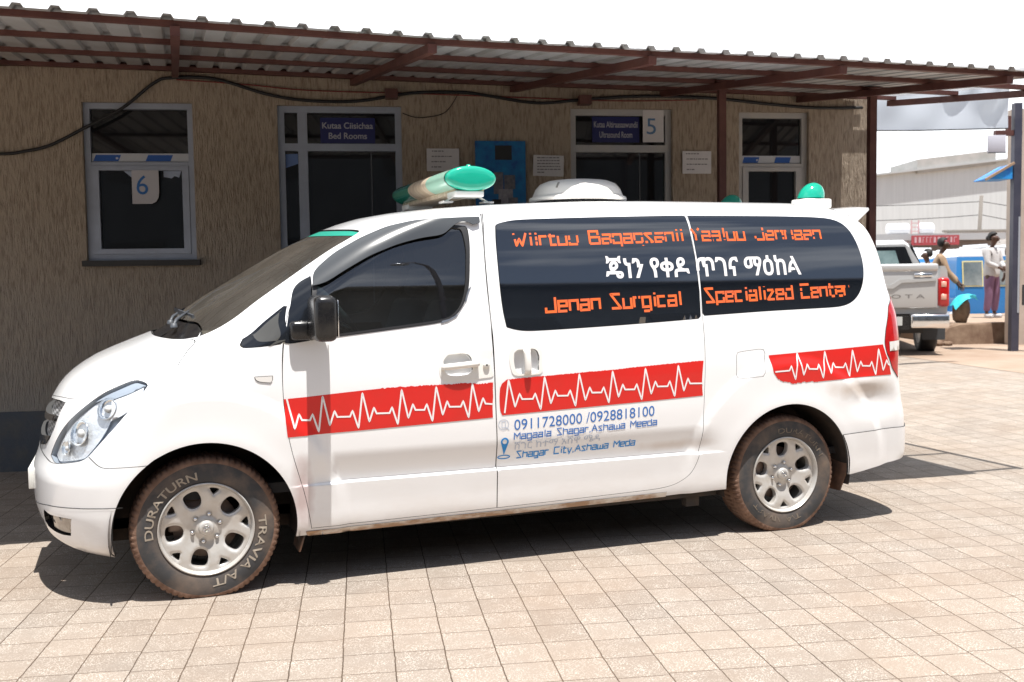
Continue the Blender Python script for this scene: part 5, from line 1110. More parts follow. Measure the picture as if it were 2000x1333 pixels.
def stripe_frame(loop):
    P = body_point(np.array(loop)[:, 0], np.array(loop)[:, 1]); lo = []; xs = np.linspace(P[:, 0].min() + .03, P[:, 0].max() - .03, 12)
    D = dense(loop, .01); Q = body_point(D[:, 0], D[:, 1])
    zb = [Q[np.abs(Q[:, 0]-x) < .015][:, 2].min() for x in xs]; zt = [Q[np.abs(Q[:, 0]-x) < .015][:, 2].max() for x in xs]
    return P[:, 0].min(), P[:, 0].max(), np.poly1d(np.polyfit(xs, zb, 1)), float(np.median(np.array(zt) - np.array(zb)))
for nm, key, par in (('ecg_door', 'stripe_door', d_near), ('ecg_slide', 'stripe_slide', s_near), ('ecg_rear', 'stripe_rear', van)):
    x0, x1, zf, hg = stripe_frame(OUT[key]); pk = sorted(p[0] for p in MARK[nm][:6 if nm != 'ecg_rear' else 4])
    heartbeat(par, pk, 0, 0, x0 + (.004 if nm != 'ecg_rear' else .03), x1 - .006, zf, hg*(1.0 if nm != 'ecg_rear' else .96))
def place(v, m0, m1, cap):
    """unit lettering -> (x, z) on the flank between two baseline points"""
    v = np.asarray(v, float); w = v[:, 0].max(); a = np.array([m0[0], m0[2]]); b = np.array([m1[0], m1[2]])
    return a + np.outer(v[:, 0]/w, b - a) + np.outer(v[:, 1]*cap, [0, 1])
def glyph_decal(name, text, m_, parent, key, cap, bold=0.0, off=.0012):
    v, f = glyph_mesh(text, bold); q = place(v, MARK[key][0], MARK[key][1], cap); mb = MB(); mb.add(list(flank(q[:, 0], q[:, 1], off)), f); return mb.build(name, m_, parent, fix=False)
def hash2(x, y):
    return (math.sin(x*127.1 + y*311.7)*43758.5453) % 1.0
def vnoise(x, y):
    xi, yi = math.floor(x), math.floor(y); fx, fy = x-xi, y-yi; fx = fx*fx*(3-2*fx); fy = fy*fy*(3-2*fy)
    return (hash2(xi, yi)*(1-fx) + hash2(xi+1, yi)*fx)*(1-fy) + (hash2(xi, yi+1)*(1-fx) + hash2(xi+1, yi+1)*fx)*fy
def stroke_decal(name, text, m_, parent, m0, m1, cap, w, peel=0.0, off=.0016, lean=.0, freq=55, thin=None):
    lines, W_ = stroke_text(text); words_ = sorted({k for k, _ in lines})
    for word in words_:
        mb = MB()
        for k_, pl in lines:
            if k_ != word: continue
            q = place(np.array([[p[0] + lean*p[1], p[1]] for p in pl] + [[W_, 0]]), m0, m1, cap)[:-1]
            if not peel: ribbon(mb, q, w, off); continue
            l = dense(q, .004, False); run = []
            for p in l:
                if vnoise(p[0]*freq, p[1]*freq*1.3) < peel:
                    if len(run) > 1: ribbon(mb, run, w, off, step=.01)
                    run = []
                else: run.append(p)
            if len(run) > 1: ribbon(mb, run, w, off, step=.01)
        mb.build(name, m_, parent, fix=False)
win_s = [o for o in s_near.children if o.name.startswith('window')][0]; side_w = [o for o in van.children if o.name.startswith('side_window')][0]
OV = M['orange_vinyl']; mk = MARK
stroke_decal('lettering', 'Wiirtuu Baqaqsanii', OV, s_near, mk['line1a'][0], mk['line1a'][1], .066, .012, .14)
stroke_decal('lettering', 'Yaaluu Jennaan', OV, van, mk['line1b'][0], mk['line1b'][1], .068, .012, .16)
stroke_decal('lettering', 'Jenan', OV, s_near, mk['jenan'][0], mk['jenan'][1], .074, .0135, .07)
stroke_decal('lettering', 'Surgical', OV, s_near, mk['surgical'][0], mk['surgical'][1], .074, .0135, .11)
stroke_decal('lettering', 'Specialized', OV, van, mk['specialized'][0], mk['specialized'][1], .074, .0135, .11)
stroke_decal('lettering', 'Center', OV, van, mk['center'][0], mk['center'][1], .074, .0135, .14)
gz_ = glyph_mesh('ጄነን የቀዶ ጥገና ማዕከል', .022); q = place(gz_[0], mk['geez'][0], mk['geez'][1], .098)
gap_x = flank(1.0, 1.0)[0][0]*0 + body_point(*OUT['rear_glass'][-1])[0]
for par, sel in ((s_near, lambda x: x < gap_x), (van, lambda x: x >= gap_x)):
    mb = MB(); P = flank(q[:, 0], q[:, 1], .0016); mb.add(list(P), [f for f in gz_[1] if sel(np.mean([q[i, 0] for i in f]))]); mb.build('lettering', M['white_vinyl'], par, fix=False)
glyph_decal('lettering', '0911728000 /0928818100', M['blue_vinyl'], s_near, 'phone', .055)
stroke_decal('lettering', 'Magaala Shagar,Ashawa Meeda', M['blue_vinyl'], s_near, mk['town1'][0], mk['town1'][1], .035, .0055)
glyph_decal('lettering', 'ሸገር ከተማ አሸዋ ሜዳ', M['pale_vinyl'], s_near, 'town2', .034)
stroke_decal('lettering', 'Shagar City,Ashawa Meda', M['cyan_vinyl'], s_near, mk['town3'][0], mk['town3'][1], .036, .0060)
# map pin and phone badge beside the lettering
t0, t1, t2 = mk['pin']; cx, cz, r_ = t0[0], t0[2] - .030, .0215
pin = [(cx + r_*math.cos(a), cz + r_*math.sin(a)) for a in np.radians(np.linspace(-28, 208, 30))] + [(cx, cz - .072)]
hole = [(cx + .0125*math.cos(a), cz + .0125*math.sin(a)) for a in np.linspace(0, 2*math.pi, 24, endpoint=False)]
v, f = fill(dense(pin, .006), [np.array(hole)], .02); mb = MB(); mb.add(list(flank(v[:, 0], v[:, 1], .0012)), [tuple(x) for x in f])
ribbon(mb, [(cx + .001 + .032*math.cos(a), cz - .082 + .009*math.sin(a)) for a in np.linspace(0, 2*math.pi, 40, endpoint=False)], .0055, .0012, closed=True); mb.build('map_pin', M['cyan_vinyl'], s_near, fix=False)
px_, _, pz = mk['phone_icon'][0]; mb = MB()
ribbon(mb, [(px_ + .027*math.cos(a), pz + .027*math.sin(a)) for a in np.linspace(0, 2*math.pi, 40, endpoint=False)], .003, .0012, closed=True)
ribbon(mb, [(px_ - .009, pz - .016), (px_ + .009, pz - .016), (px_ + .009, pz + .016), (px_ - .009, pz + .016)], .0035, .0013, closed=True); ribbon(mb, [(px_ + .010, pz - .014), (px_ + .030, pz - .028)], .004, .0012); mb.build('phone_badge', M['pale_vinyl'], s_near, fix=False)
# crumpled white cloth left on the dashboard
rng = random.Random(11); bm = bmesh.new(); bmesh.ops.create_icosphere(bm, subdivisions=3, radius=.055)
for v in bm.verts: v.co = Vector((v.co.x*1.1, v.co.y*1.3, v.co.z*1.0))*(1 + .5*(vnoise(v.co.x*60 + 9, v.co.z*60 + v.co.y*40) - .5))
mb = MB(); mb.bm(bm, 0, False); cl = mb.build('crumpled_cloth', mat('white_cloth', (.75, .78, .76), .9), None, (.315, .93 - .40, 1.275)); tag(cl, 'crumpled white cloth lying on the dashboard behind the windscreen', 'cloth')
# ------------------------------------------------------------------ beyond the yard: gate, street, vehicles, people
FWD = Vector((math.sin(R(YAW)), math.cos(R(YAW)), 0)); RGT = Vector((math.cos(R(YAW)), -math.sin(R(YAW)), 0))
def far(across, depth, z=0.0):                         # metres right of and in front of the yard's view axis
    p = CAM_AT + FWD*depth + RGT*across; return Vector((p.x, p.y, z))
VZ = -R(YAW)                                           # rotation that makes local x run across the view
# raised kerb wall with the footway behind it
W0, W1 = Vector((12.81, 9.21, 0)), Vector((16.75, 7.92, 0)); wd = (W1 - W0).normalized(); wn = Vector((-wd.y, wd.x, 0)); wl = (W1 - W0).length
kerb = MB(); rng = random.Random(3); prof = [(-.16, .22), (.0, .32), (.13, .41), (.24, .52), (.44, .575), (.77, .56), (1.2, .58), (1.5, .56), (2.4, .575), (wl, .57)]
vs = []
for i, (l, z) in enumerate(prof):
    b = W0 + wd*l; o = rng.uniform(-.02, .02)
    vs += [(b - wn*(.05 + o)).to_tuple()[:2] + (.12,), (b - wn*o).to_tuple()[:2] + (z - .03,), (b + wn*.03).to_tuple()[:2] + (z,), (b + wn*.32).to_tuple()[:2] + (z - .01,), (b + wn*.34).to_tuple()[:2] + (.12,)]
n = len(prof); kerb.add(vs, [(i*5+j, (i+1)*5+j, (i+1)*5+j+1, i*5+j+1) for i in range(n-1) for j in range(4)] + [(0, 1, 2, 3, 4)], 0, False)
kb = kerb.build('kerb_wall', M['concrete']); tag(kb, 'low broken brown concrete wall along the raised footway', 'wall')
mb = MB(); a = W0 + wd*.25 + wn*.30; b = W1 + wd*6 + wn*.30; c = b + FWD*4.4; d = a + FWD*4.4 - wd*.2
mb.add([(*a[:2], .535), (*b[:2], .535), (*c[:2], .535), (*d[:2], .535), (*a[:2], .1), (*d[:2], .1), (*c[:2], .1)], [(0, 1, 2, 3), (0, 3, 5, 4), (3, 2, 6, 5)])
tag(mb.build('footpath', M['earth'], fix=False), kind='structure')
mb = MB()
for k, (x, y, r_) in enumerate(((12.62, 8.98, .11), (12.40, 8.87, .066), (12.80, 8.92, .077), (14.1, 8.35, .10))):
    bm = bmesh.new(); bmesh.ops.create_icosphere(bm, subdivisions=2, radius=r_)
    for v in bm.verts: v.co = v.co*(1 + .5*(vnoise(v.co.x*14 + k*7, v.co.y*14 + v.co.z*9) - .5)); v.co.z *= .65
    st = MB(); st.bm(bm, 0, False); so = st.build('stone', M['concrete'], None, (x, y, .20 + r_*.45)); 
    tag(so, ['grey brown stone, largest of those at the broken end of the kerb wall', 'small stone lying farthest out from the broken end of the kerb wall', 'small stone close against the broken end of the kerb wall', 'lone stone lying near the foot of the dark gate pole'][k], 'stone', 'loose stones by the kerb wall')

# gate pole, cross rail, plastic sheet, blank panel
gp_ = empty('gate_pole', (12.75, 7.48, -.23), VZ, 'tall dark blue grey steel pole at the yard gate', 'pole')
mb = MB(); mb.box(-.05, .05, -.05, .05, .24, 3.72); mb.build('shaft', M['steel_blue'], gp_)
mb = MB(); mb.lathe([(.13, .24), (.12, .34), (.06, .36)], 14); mb.build('footing', M['concrete'], gp_)
mb = MB(); mb.box(-.30, .06, -.035, .035, 3.29, 3.36); mb.box(-.14, -.09, -.03, .03, 3.36, 3.55); mb.build('bracket', M['steel_red'], gp_)
mb = MB(); mb.box(.02, .045, -.055, -.05, .9, 2.2); mb.build('pole_marking', mat('pole_pale_mark', (.35, .38, .42), .6), gp_)
gp_.scale = (1.157,)*3
p2 = empty('gate_pole', (12.92, 7.28, -.23), VZ, 'second dark gate pole cut by the right edge of the photo', 'pole')
p2.scale = (1.157,)*3
mb = MB(); mb.box(-.045, .045, -.045, .045, .24, 3.0); mb.build('shaft', M['steel_blue'], p2)
mb = MB(); mb.box(-.11, -.03, .05, .07, 1.0, 1.28); mb.build('gate_lock_plate', M['seam'], p2)
gl = empty('boundary_wall', tuple(far(9.15, 17.6, 0)), VZ, 'beige wall beside the gate at the right edge', 'wall')
mb = MB(); mb.box(-.62, 2.2, -.1, .1, .2, 4.2); mb.build('wall_face', mat('beige_render', (.50, .42, .36), .9, col2=(.42, .35, .29), nscale=3), gl)
wp = empty('white_pole', tuple(far(8.0, 16.4)), VZ, 'slim pale pole just left of the dark gate pole', 'pole')
mb = MB(); mb.lathe([(.022, .3), (.022, 2.7)], 10); mb.build('shaft', mat('pale_paint', (.62, .66, .66), .5), wp)
# sagging plastic sheet on a cord
A, B = Vector((8.45, 6.52, 0)), Vector((10.72, 5.70, 0)); mb = MB(); nx, nz_ = 46, 12; vs = []
dr = (B - A); nn = Vector((-dr.y, dr.x, 0)).normalized()
for i in range(nx+1):
    for j in range(nz_+1):
        u, v = i/nx, j/nz_; fold = .05*math.sin(u*9 + v*3) + .035*math.sin(u*23 - v*5) + .09*(vnoise(u*7, v*3) - .5) + (.10*(vnoise(u*26, v*2+5) - .5) if u > .82 else 0)
        p = A + dr*u + nn*fold*(.25 + .75*v); vs.append((p.x, p.y, 3.37 + v*.62 - .012*math.sin(u*math.pi)))
mb.add(vs, [(i*(nz_+1)+j, (i+1)*(nz_+1)+j, (i+1)*(nz_+1)+j+1, i*(nz_+1)+j+1) for i in range(nx) for j in range(nz_)], 0, True)
pm = bpy.data.materials.new('milky_plastic'); pm.use_nodes = True; t = pm.node_tree; b_ = t.nodes['Principled BSDF']; b_.inputs['Base Color'].default_value = (.50, .54, .60, 1); b_.inputs['Roughness'].default_value = .3
tl_ = t.nodes.new('ShaderNodeBsdfTranslucent'); tl_.inputs['Color'].default_value = (.55, .60, .66, 1); ms_ = t.nodes.new('ShaderNodeMixShader'); ms_.inputs[0].default_value = .45
t.links.new(b_.outputs[0], ms_.inputs[1]); t.links.new(tl_.outputs[0], ms_.inputs[2]); t.links.new(ms_.outputs[0], t.nodes['Material Output'].inputs['Surface'])
ps = mb.build('plastic_sheet', pm, fix=False); tag(ps, 'wrinkled milky plastic sheet strung across above the gate', 'sheet')
mb = MB(); mb.tube([A + Vector((0, 0, 3.365)), (A+B)/2 + Vector((0, 0, 3.352)), B + Vector((0, 0, 3.365))], .008, 6); tag(mb.build('cord', M['cable']), 'thin cord along the lower edge of the plastic sheet', 'cord')
pn = empty('sign_panel', (12.37, 7.52, -.23), VZ, 'blank pale grey panel hanging below the brown gate bracket', 'panel')
pn.scale = (1.157,)*3
mb = MB(); mb.rbox(-.10, .14, .0, .03, 3.06, 3.29, .004); mb.build('board', mat('panel_grey', (.50, .50, .56), .5), pn)
mb = MB(); mb.box(-.105, .145, -.003, .0, 3.05, 3.062); mb.build('rim', M['seam'], pn)
aw = empty('awning', tuple(far(7.42, 16.0)), VZ, 'blue awning with a wooden edge board behind the gate pole', 'awning')
mb = MB(); mb.add([(.0, 0, 2.91), (.40, .05, 3.13), (.40, .5, 3.13), (0, .5, 2.91), (.0, 0, 2.895), (.40, .05, 2.90), (.40, .5, 2.90), (0, .5, 2.895)], [(0, 1, 2, 3), (0, 4, 5, 1), (4, 7, 6, 5), (3, 2, 6, 7), (1, 5, 6, 2), (0, 3, 7, 4)])
mb.build('canopy_cloth', mat('blue_tarpaulin', (.015, .15, .55), .5, col2=(.02, .30, .65), nscale=9), aw)
mb = MB(); mb.bar((-.05, -.02, 2.885), (.42, .04, 3.145), .03, .035); mb.build('edge_board', mat('weathered_wood', (.30, .20, .13), .8), aw)

# ---- pickup truck seen from behind
pk = empty('pickup_truck', (10.51, 7.83, .17), R(-31.3), 'silver pickup truck with red tail lights parked behind the ambulance', 'pickup')
sv = mat('silver_paint', (.52, .52, .51), .3, .2, coat=.5); dk = M['blackplastic']
pk.scale = (1, 1, 1.07); pk.location.x += .05
mb = MB(); sec = [(.80, .52), (.90, .62), (.925, .85), (.915, 1.10), (.90, 1.235), (.865, 1.30), (.80, 1.30), (.78, .70)]
for sgn in (-1, 1):
    q = [(sgn*x, z) for x, z in sec]; n = len(q); vs = [(x*(1 if y > .05 else .985), y, z) for y in (.035, .3, 1.0, 1.72) for x, z in q]; fs = [(j*n+i, j*n+(i+1) % n, (j+1)*n+(i+1) % n, (j+1)*n+i) for j in range(3) for i in range(n)] + [tuple(range(n)), tuple(3*n+i for i in range(n))]
    mb.add(vs, fs, 0, False)
mb.box(-.80, .80, .04, 1.72, .62, .70); mb.box(-.78, .78, 1.68, 1.72, .70, 1.28); mb.build('load_bed', sv, pk)
mb = MB(); mb.rbox(-.745, .745, -.012, .05, .70, 1.27, .022, 0, 3); mb.rbox(-.75, .75, -.030, .07, 1.225, 1.335, .03, 0, 3)
mb.prism([(-.62, 1.12), (-.62, .985), (.10, .985), (.22, 1.065), (.72, 1.09), (.72, 1.13), (.20, 1.115), (.06, 1.035), (-.5, 1.035), (-.5, 1.12)], -.030, -.008, 'y'); mb.build('tailgate', sv, pk)
tg_ = [o for o in pk.children if o.name.startswith('tailgate')][0]
mb = MB(); mb.rbox(.40, .66, -.036, -.010, 1.145, 1.20, .008); mb.build('handle', M['chrome'], tg_)
flat_text('lettering', 'T O Y O T A', mat('embossed_grey', (.22, .21, .20), .5), tg_, .05, .845, 1.02, -.0145, .055, .01)
for sgn in (-1, 1):
    mb = MB(); x0, x1 = sorted((sgn*.752, sgn*.915)); mb.rbox(x0, x1, -.02, .16, .72, 1.13, .035, 0, 3); tlm = mb.build('tail_light', M['lens_red'], pk)
    mb = MB(); x0, x1 = sorted((sgn*.79, sgn*.87)); mb.rbox(x0, x1, -.026, -.010, .82, .90, .010); mb.rbox(x0, x1, -.026, -.010, 1.0, 1.08, .010); mb.build('lamp_lens', mat('amber_pale_lens', (.75, .42, .32), .2), tlm)
mb = MB(); mb.rbox(-.90, -.34, -.14, .06, .42, .62, .03, 0, 3); mb.rbox(.34, .90, -.14, .06, .42, .62, .03, 0, 3); mb.build('rear_bumper', M['chrome'], pk)
bp_ = [o for o in pk.children if o.name.startswith('rear_bumper')][0]
mb = MB(); mb.box(-.338, .338, -.10, .05, .40, .60); mb.build('step_pad', dk, bp_)
mb = MB(); mb.box(-.27, .22, -.115, -.104, .46, .585); mb.build('number_plate', mat('pickup_plate', (.55, .57, .55), .5), bp_)
mb = MB(); n = 6                                     # cab: loft of cross-sections front to back
def cabsec(y, hw, z0, zb, zt, rw): return [(-hw, y, z0), (-hw, y, zb), (-rw, y, zt - .06), (-rw + .08, y, zt), (rw - .08, y, zt), (rw, y, zt - .06), (hw, y, zb), (hw, y, z0)]
S_ = [cabsec(1.76, .88, .45, 1.25, 1.66, .66), cabsec(1.95, .89, .45, 1.26, 1.73, .66), cabsec(2.8, .89, .45, 1.24, 1.74, .66), cabsec(3.35, .89, .45, 1.20, 1.68, .64), cabsec(4.0, .88, .45, 1.14, 1.18, .70), cabsec(4.9, .84, .45, 1.02, 1.08, .66), cabsec(5.2, .74, .50, .85, .92, .60)]
vs = [p for s in S_ for p in s]; mb.add(vs, [(j*8+i, j*8+i+1, (j+1)*8+i+1, (j+1)*8+i) for j in range(6) for i in range(7)] + [tuple(range(8)), tuple(48+i for i in range(8))], 0, False); mb.build('cab', sv, pk)
mb = MB(); mb.prism([(-.73, 1.28), (.73, 1.28), (.58, 1.62), (-.58, 1.62)], 1.742, 1.752, 'y'); mb.build('rear_window', M['pane'], pk)
mb = MB(); mb.prism([(-.48, 1.30), (.50, 1.30), (.42, 1.56), (-.42, 1.56)], 1.735, 1.740, 'y'); mb.build('rear_pane', mat('green_tint_pane', (.12, .19, .19), .1, col2=(.30, .40, .40), nscale=2.5), pk)
for sgn in (-1, 1):
    mb = MB(); x = sgn; mb.add([(x*.888, 1.95, 1.28), (x*.888, 3.75, 1.22), (x*.70, 3.25, 1.62), (x*.70, 1.95, 1.66), (x*.90, 1.95, 1.28), (x*.90, 3.75, 1.22), (x*.715, 3.25, 1.62), (x*.715, 1.95, 1.66)], [(0, 1, 2, 3), (4, 7, 6, 5), (0, 3, 7, 4), (1, 5, 6, 2), (2, 6, 7, 3), (0, 4, 5, 1)]); mb.build('side_window', M['pane'], pk)
def simple_wheel(parent, x, y, r, w, name='wheel'):
    wh = empty(name, (x, y, r), 0, parent=parent); mb = MB(); mb.lathe([(r*.6, -w*.42), (r*.85, -w*.5), (r*.97, -w*.42), (r, -w*.3), (r, w*.3), (r*.97, w*.42), (r*.85, w*.5), (r*.6, w*.42)], 36, 'x'); mb.build('tyre', M['rubber'], wh)
    mb = MB(); mb.lathe([(0, -w*.34), (r*.3, -w*.36), (r*.58, -w*.40), (r*.62, -w*.44), (r*.62, w*.44), (r*.58, w*.40), (r*.3, w*.36), (0, w*.34)], 28, 'x'); mb.build('rim', M['silver'], wh); return wh
for y in (1.0, 4.15):
    for x in (-.77, .77): simple_wheel(pk, x, y, .385, .265)
for x in (-.80, .80): mb = MB(); mb.box(x - .17, x + .17, .52, .545, .22, .62); mb.build('mud_flap', mat('grey_flap', (.05, .055, .06), .6), pk)
mb = MB(); mb.box(-.6, .6, .3, 4.6, .33, .62); mb.tube([(0, 1.0, .385), (-.6, 1.0, .385)], .06, 8); mb.tube([(0, 1.0, .385), (.6, 1.0, .385)], .06, 8); mb.build('chassis', M['seam'], pk)

# ---- blue and white minibuses in the street
bb = mat('taxi_blue', (.03, .20, .50), .35, coat=.4); bw = mat('taxi_white', (.72, .74, .76), .35, coat=.4); by = mat('taxi_yellow_line', (.70, .62, .30), .5)
def minibus(loc, rz, label):
    r = empty('minibus', loc, rz, label, 'minibus', 'blue and white minibuses in the street')
    pf = [(-2.35, .30), (2.25, .30), (2.34, .55), (2.33, .90), (2.12, 1.08), (1.72, 1.80), (1.45, 1.97), (-2.15, 1.97), (-2.33, 1.80), (-2.38, 1.0)]
    def shell(name, poly, w0, m_, out=0):
        mb = MB(); n = len(poly); vs = []
        for y, k in ((-.84, 0), (-.80, 1), (.80, 1), (.84, 0)):
            for x, z in poly:
                ty = y*(1 - .10*max(0, z - 1.05)/.9) ; vs.append((x, ty, z))
        fs = [(j*n+i, j*n+(i+1) % n, (j+1)*n+(i+1) % n, (j+1)*n+i) for j in range(3) for i in range(n)] + [tuple(range(n)), tuple(3*n+i for i in range(n))]
        mb.add(vs, fs, 0, False); return mb.build(name, m_, r)
    shell('body', [(-2.35, .30), (2.25, .30), (2.34, .55), (2.33, .90), (2.14, 1.05), (-2.38, 1.05)], 0, bb)
    shell('upper_body', [(-2.379, 1.052), (2.135, 1.052), (1.72, 1.78), (-2.33, 1.78)], 0, bb); shell('roof', [(-2.33, 1.782), (1.72, 1.782), (1.45, 1.97), (-2.15, 1.97)], 0, bw)
    for sgn in (-1, 1):
        wy = lambda z: sgn*(.845*(1 - .10*max(0, z - 1.05)/.9) + .004)
        for x0, x1, sl in ((-2.2, -1.78, 0), (-1.66, -1.22, 0), (-1.10, -.56, 0), (-.44, .10, 0), (.22, .74, 0), (.86, 1.80, .30)):
            def q(e, o): return [(x0 - e, wy(1.10)+sgn*o, 1.13 - e), (x1 + e, wy(1.10)+sgn*o, 1.13 - e), (x1 - sl + e, wy(1.66)+sgn*o, 1.66 + e), (x0 + e*0 - e, wy(1.66)+sgn*o, 1.66 + e)]
            mb = MB(); a = q(.026, .0); b = q(.026, .006); mb.add(a + b, [(0, 1, 2, 3), (4, 7, 6, 5), (0, 4, 5, 1), (1, 5, 6, 2), (2, 6, 7, 3), (3, 7, 4, 0)]); fr = mb.build('window', by, r)
            mb = MB(); a = q(0, .007); b = q(0, .010); mb.add(a + b, [(0, 1, 2, 3), (4, 7, 6, 5), (0, 4, 5, 1), (1, 5, 6, 2), (2, 6, 7, 3), (3, 7, 4, 0)]); mb.build('pane', mat('minibus_pane', (.10, .13, .14), .05, col2=(.35, .38, .38), nscale=1.2), fr)
    mb = MB(); mb.add([(2.11, -.70, 1.10), (2.11, .70, 1.10), (1.765, .62, 1.70), (1.765, -.62, 1.70)], [(0, 1, 2, 3)]); mb.v = [(x + .03, y, z) for x, y, z in mb.v]; mb.build('windscreen', mat('bus_screen', (.22, .27, .28), .05, col2=(.38, .42, .42), nscale=1), r)
    for y in (-.62, .62): mb = MB(); mb.rbox(2.30, 2.352, y-.15, y+.15, .68, .84, .02); mb.build('headlight', M['lens_clear'], r)
    mb = MB(); mb.rbox(2.28, 2.42, -.82, .82, .34, .54, .04); mb.rbox(-2.44, -2.30, -.82, .82, .34, .54, .04); mb.build('bumper', bw, r)
    for x in (1.55, -1.25):
        for y in (-.72, .72):
            wh = simple_wheel(r, 0, 0, .31, .19); wh.location = (x, y, .31); wh.rotation_euler = (0, 0, R(90))
    mb = MB(); mb.box(-1.7, 1.0, -.55, .55, 1.99, 2.03)
    for x in (-1.6, -.7, .2, .9): mb.box(x, x + .04, -.6, .6, 2.03, 2.07)
    mb.build('roof_rack', bw, r); return r
minibus(tuple(far(12.42, 24.0, .02)), VZ, 'blue and white minibus with yellow lined windows behind the woman in white')
minibus(tuple(far(9.55, 26.2, .0)), VZ - R(68), 'blue minibus with its windscreen turned to the yard, beyond the silver pickup')

# ---- things across the street
ks = empty('kiosk', tuple(far(11.2, 30.0, .28)), VZ, 'pale grey kiosk building carrying two white tanks', 'kiosk')
mb = MB(); mb.box(-.55, .55, 0, 2.4, 0, 2.10); mb.build('wall', mat('kiosk_grey', (.50, .50, .54), .8, col2=(.56, .56, .58), nscale=2), ks); mb = MB(); mb.box(-.7, 3.2, -.1, 2.5, 2.11, 2.30); mb.build('roof', mat('kiosk_roof', (.42, .42, .42), .7), ks)
mb = MB(); mb.box(.56, 3.1, .6, 2.4, 0, 2.10); mb.build('shop_front', mat('shop_front', (.26, .23, .22), .8), ks)
for x, l, lab in ((.32, .70, 'long white water tank on the kiosk roof, left of the small ladder'), (1.15, .50, 'shorter white water tank on the kiosk roof, above the red sign')):
    mb = MB(); r_ = .17; prof = [(0, -l/2)] + [(r_*math.sin(q), -l/2 + .08*(1-math.cos(q))) for q in np.linspace(.3, math.pi/2, 5)] + [(r_*math.sin(q), l/2 - .08*(1-math.cos(q))) for q in np.linspace(math.pi/2, .3, 5)] + [(0, l/2)]
    mb.lathe(prof, 24, 'x'); t_ = mb.build('water_tank', mat('tank_white', (.80, .80, .82), .4), None, tuple(far(11.2 + x, 30.6, .28 + 2.30 + .17)), (0, 0, VZ)); tag(t_, lab, 'water tank', 'white tanks on the kiosk roof')
ld = empty('ladder', tuple(far(11.2 + .80, 30.5, .28 + 2.302)), VZ, 'small pinkish ladder frame standing between the two white tanks', 'ladder')
mb = MB(); mb.box(-.12, -.09, 0, .03, 0, .42); mb.box(.09, .12, 0, .03, 0, .42); mb.build('upright', mat('pink_paint', (.55, .33, .33), .6), ld)
mb = MB()
for z in (.08, .2, .32): mb.box(-.09, .09, .005, .025, z, z + .03)
mb.build('rung', mat('pink_rung', (.55, .36, .36), .6), ld)
sg = empty('shop_sign', tuple(far(12.30, 29.6, .34)), VZ, 'red shop sign with pale worn lettering across the street', 'sign')
mb = MB(); mb.box(-.75, .62, 0, .05, 1.90, 2.18); mb.build('board', mat('sign_red', (.40, .06, .07), .6), sg)
mb = MB(); rng = random.Random(7); x = -.68
while x < .52:
    w_ = rng.uniform(.05, .11); mb.box(x, x + .018, -.006, -.001, 1.97, 2.13); mb.box(x, x + w_, -.006, -.001, rng.choice([1.97, 2.04, 2.11]), rng.choice([2.06, 2.13]) if False else 2.13); x += w_ + .05
mb.build('worn_lettering', mat('sign_pale', (.62, .38, .40), .6), sg)
wl_ = empty('boundary_wall', tuple(far(14.9, 33.0, .28)), VZ, 'white painted wall in front of the grey warehouse', 'wall')
mb = MB(); mb.box(-.9, 6, 0, .2, 0, 2.45); mb.build('wall_face', mat('wall_white', (.74, .73, .70), .8, col2=(.60, .58, .55), nscale=2), wl_); mb = MB(); mb.box(-.95, 6.05, -.05, .25, 2.46, 2.52); mb.build('coping', mat('coping', (.3, .28, .25), .8), wl_)
wh_ = empty('warehouse', tuple(far(19.5, 45.0, .28)), VZ, 'large pale grey sheet metal warehouse across the street', 'warehouse')
whm = mat('warehouse_sheet', (.56, .58, .58), .6, col2=(.62, .64, .64), nscale=1.5, stretch=(6, 1, .3))
mb = MB(); mb.add([(-14, 0, 0), (14, 0, 0), (14, 0, 7.25), (-14, 0, 4.35), (-14, 14, 0), (14, 14, 0), (14, 14, 7.25), (-14, 14, 4.35)], [(0, 1, 2, 3), (1, 5, 6, 2), (5, 4, 7, 6), (4, 0, 3, 7)]); mb.build('wall', whm, wh_)
mb = MB(); mb.add([(-14.3, -.3, 4.36), (14.3, -.3, 7.32), (14.3, 14.3, 7.32), (-14.3, 14.3, 4.36), (-14.3, -.3, 4.28), (14.3, -.3, 7.24), (14.3, 14.3, 7.24), (-14.3, 14.3, 4.28)], [(0, 1, 2, 3), (0, 4, 5, 1), (1, 5, 6, 2), (3, 2, 6, 7), (4, 7, 6, 5)]); mb.build('roof', mat('warehouse_roof', (.44, .45, .45), .5), wh_)
mb = MB(); mb.box(-1.8, 1.6, -.2, 3, 5.65, 6.25); mb.v = [(x, y, z + (x*.104 if z > 6 else x*.104)) for x, y, z in mb.v]; mb.build('parapet', mat('parapet', (.36, .36, .34), .8, col2=(.46, .44, .42), nscale=2), wh_)
up = empty('utility_pole', tuple(far(15.95, 35.0, .28)), VZ, 'leaning wooden utility pole in front of the warehouse', 'utility pole')
mb = MB(); mb.tube([(-.10, 0, 0), (.06, 0, 3.75)], [.075, .06], 10); mb.build('shaft', mat('pole_wood', (.20, .18, .16), .9), up)
mb = MB()
for z, sag in ((3.55, .25), (3.1, .35)):
    for x1, z1 in ((-9, z + .05), (6, z - .6)): mb.tube([(.06 + (x1 - .06)*u, 0, z + (z1 - z)*u - sag*4*u*(1-u)*.5) for u in np.linspace(0, 1, 9)], .012, 5)
mb.build('line', M['cable'], up)
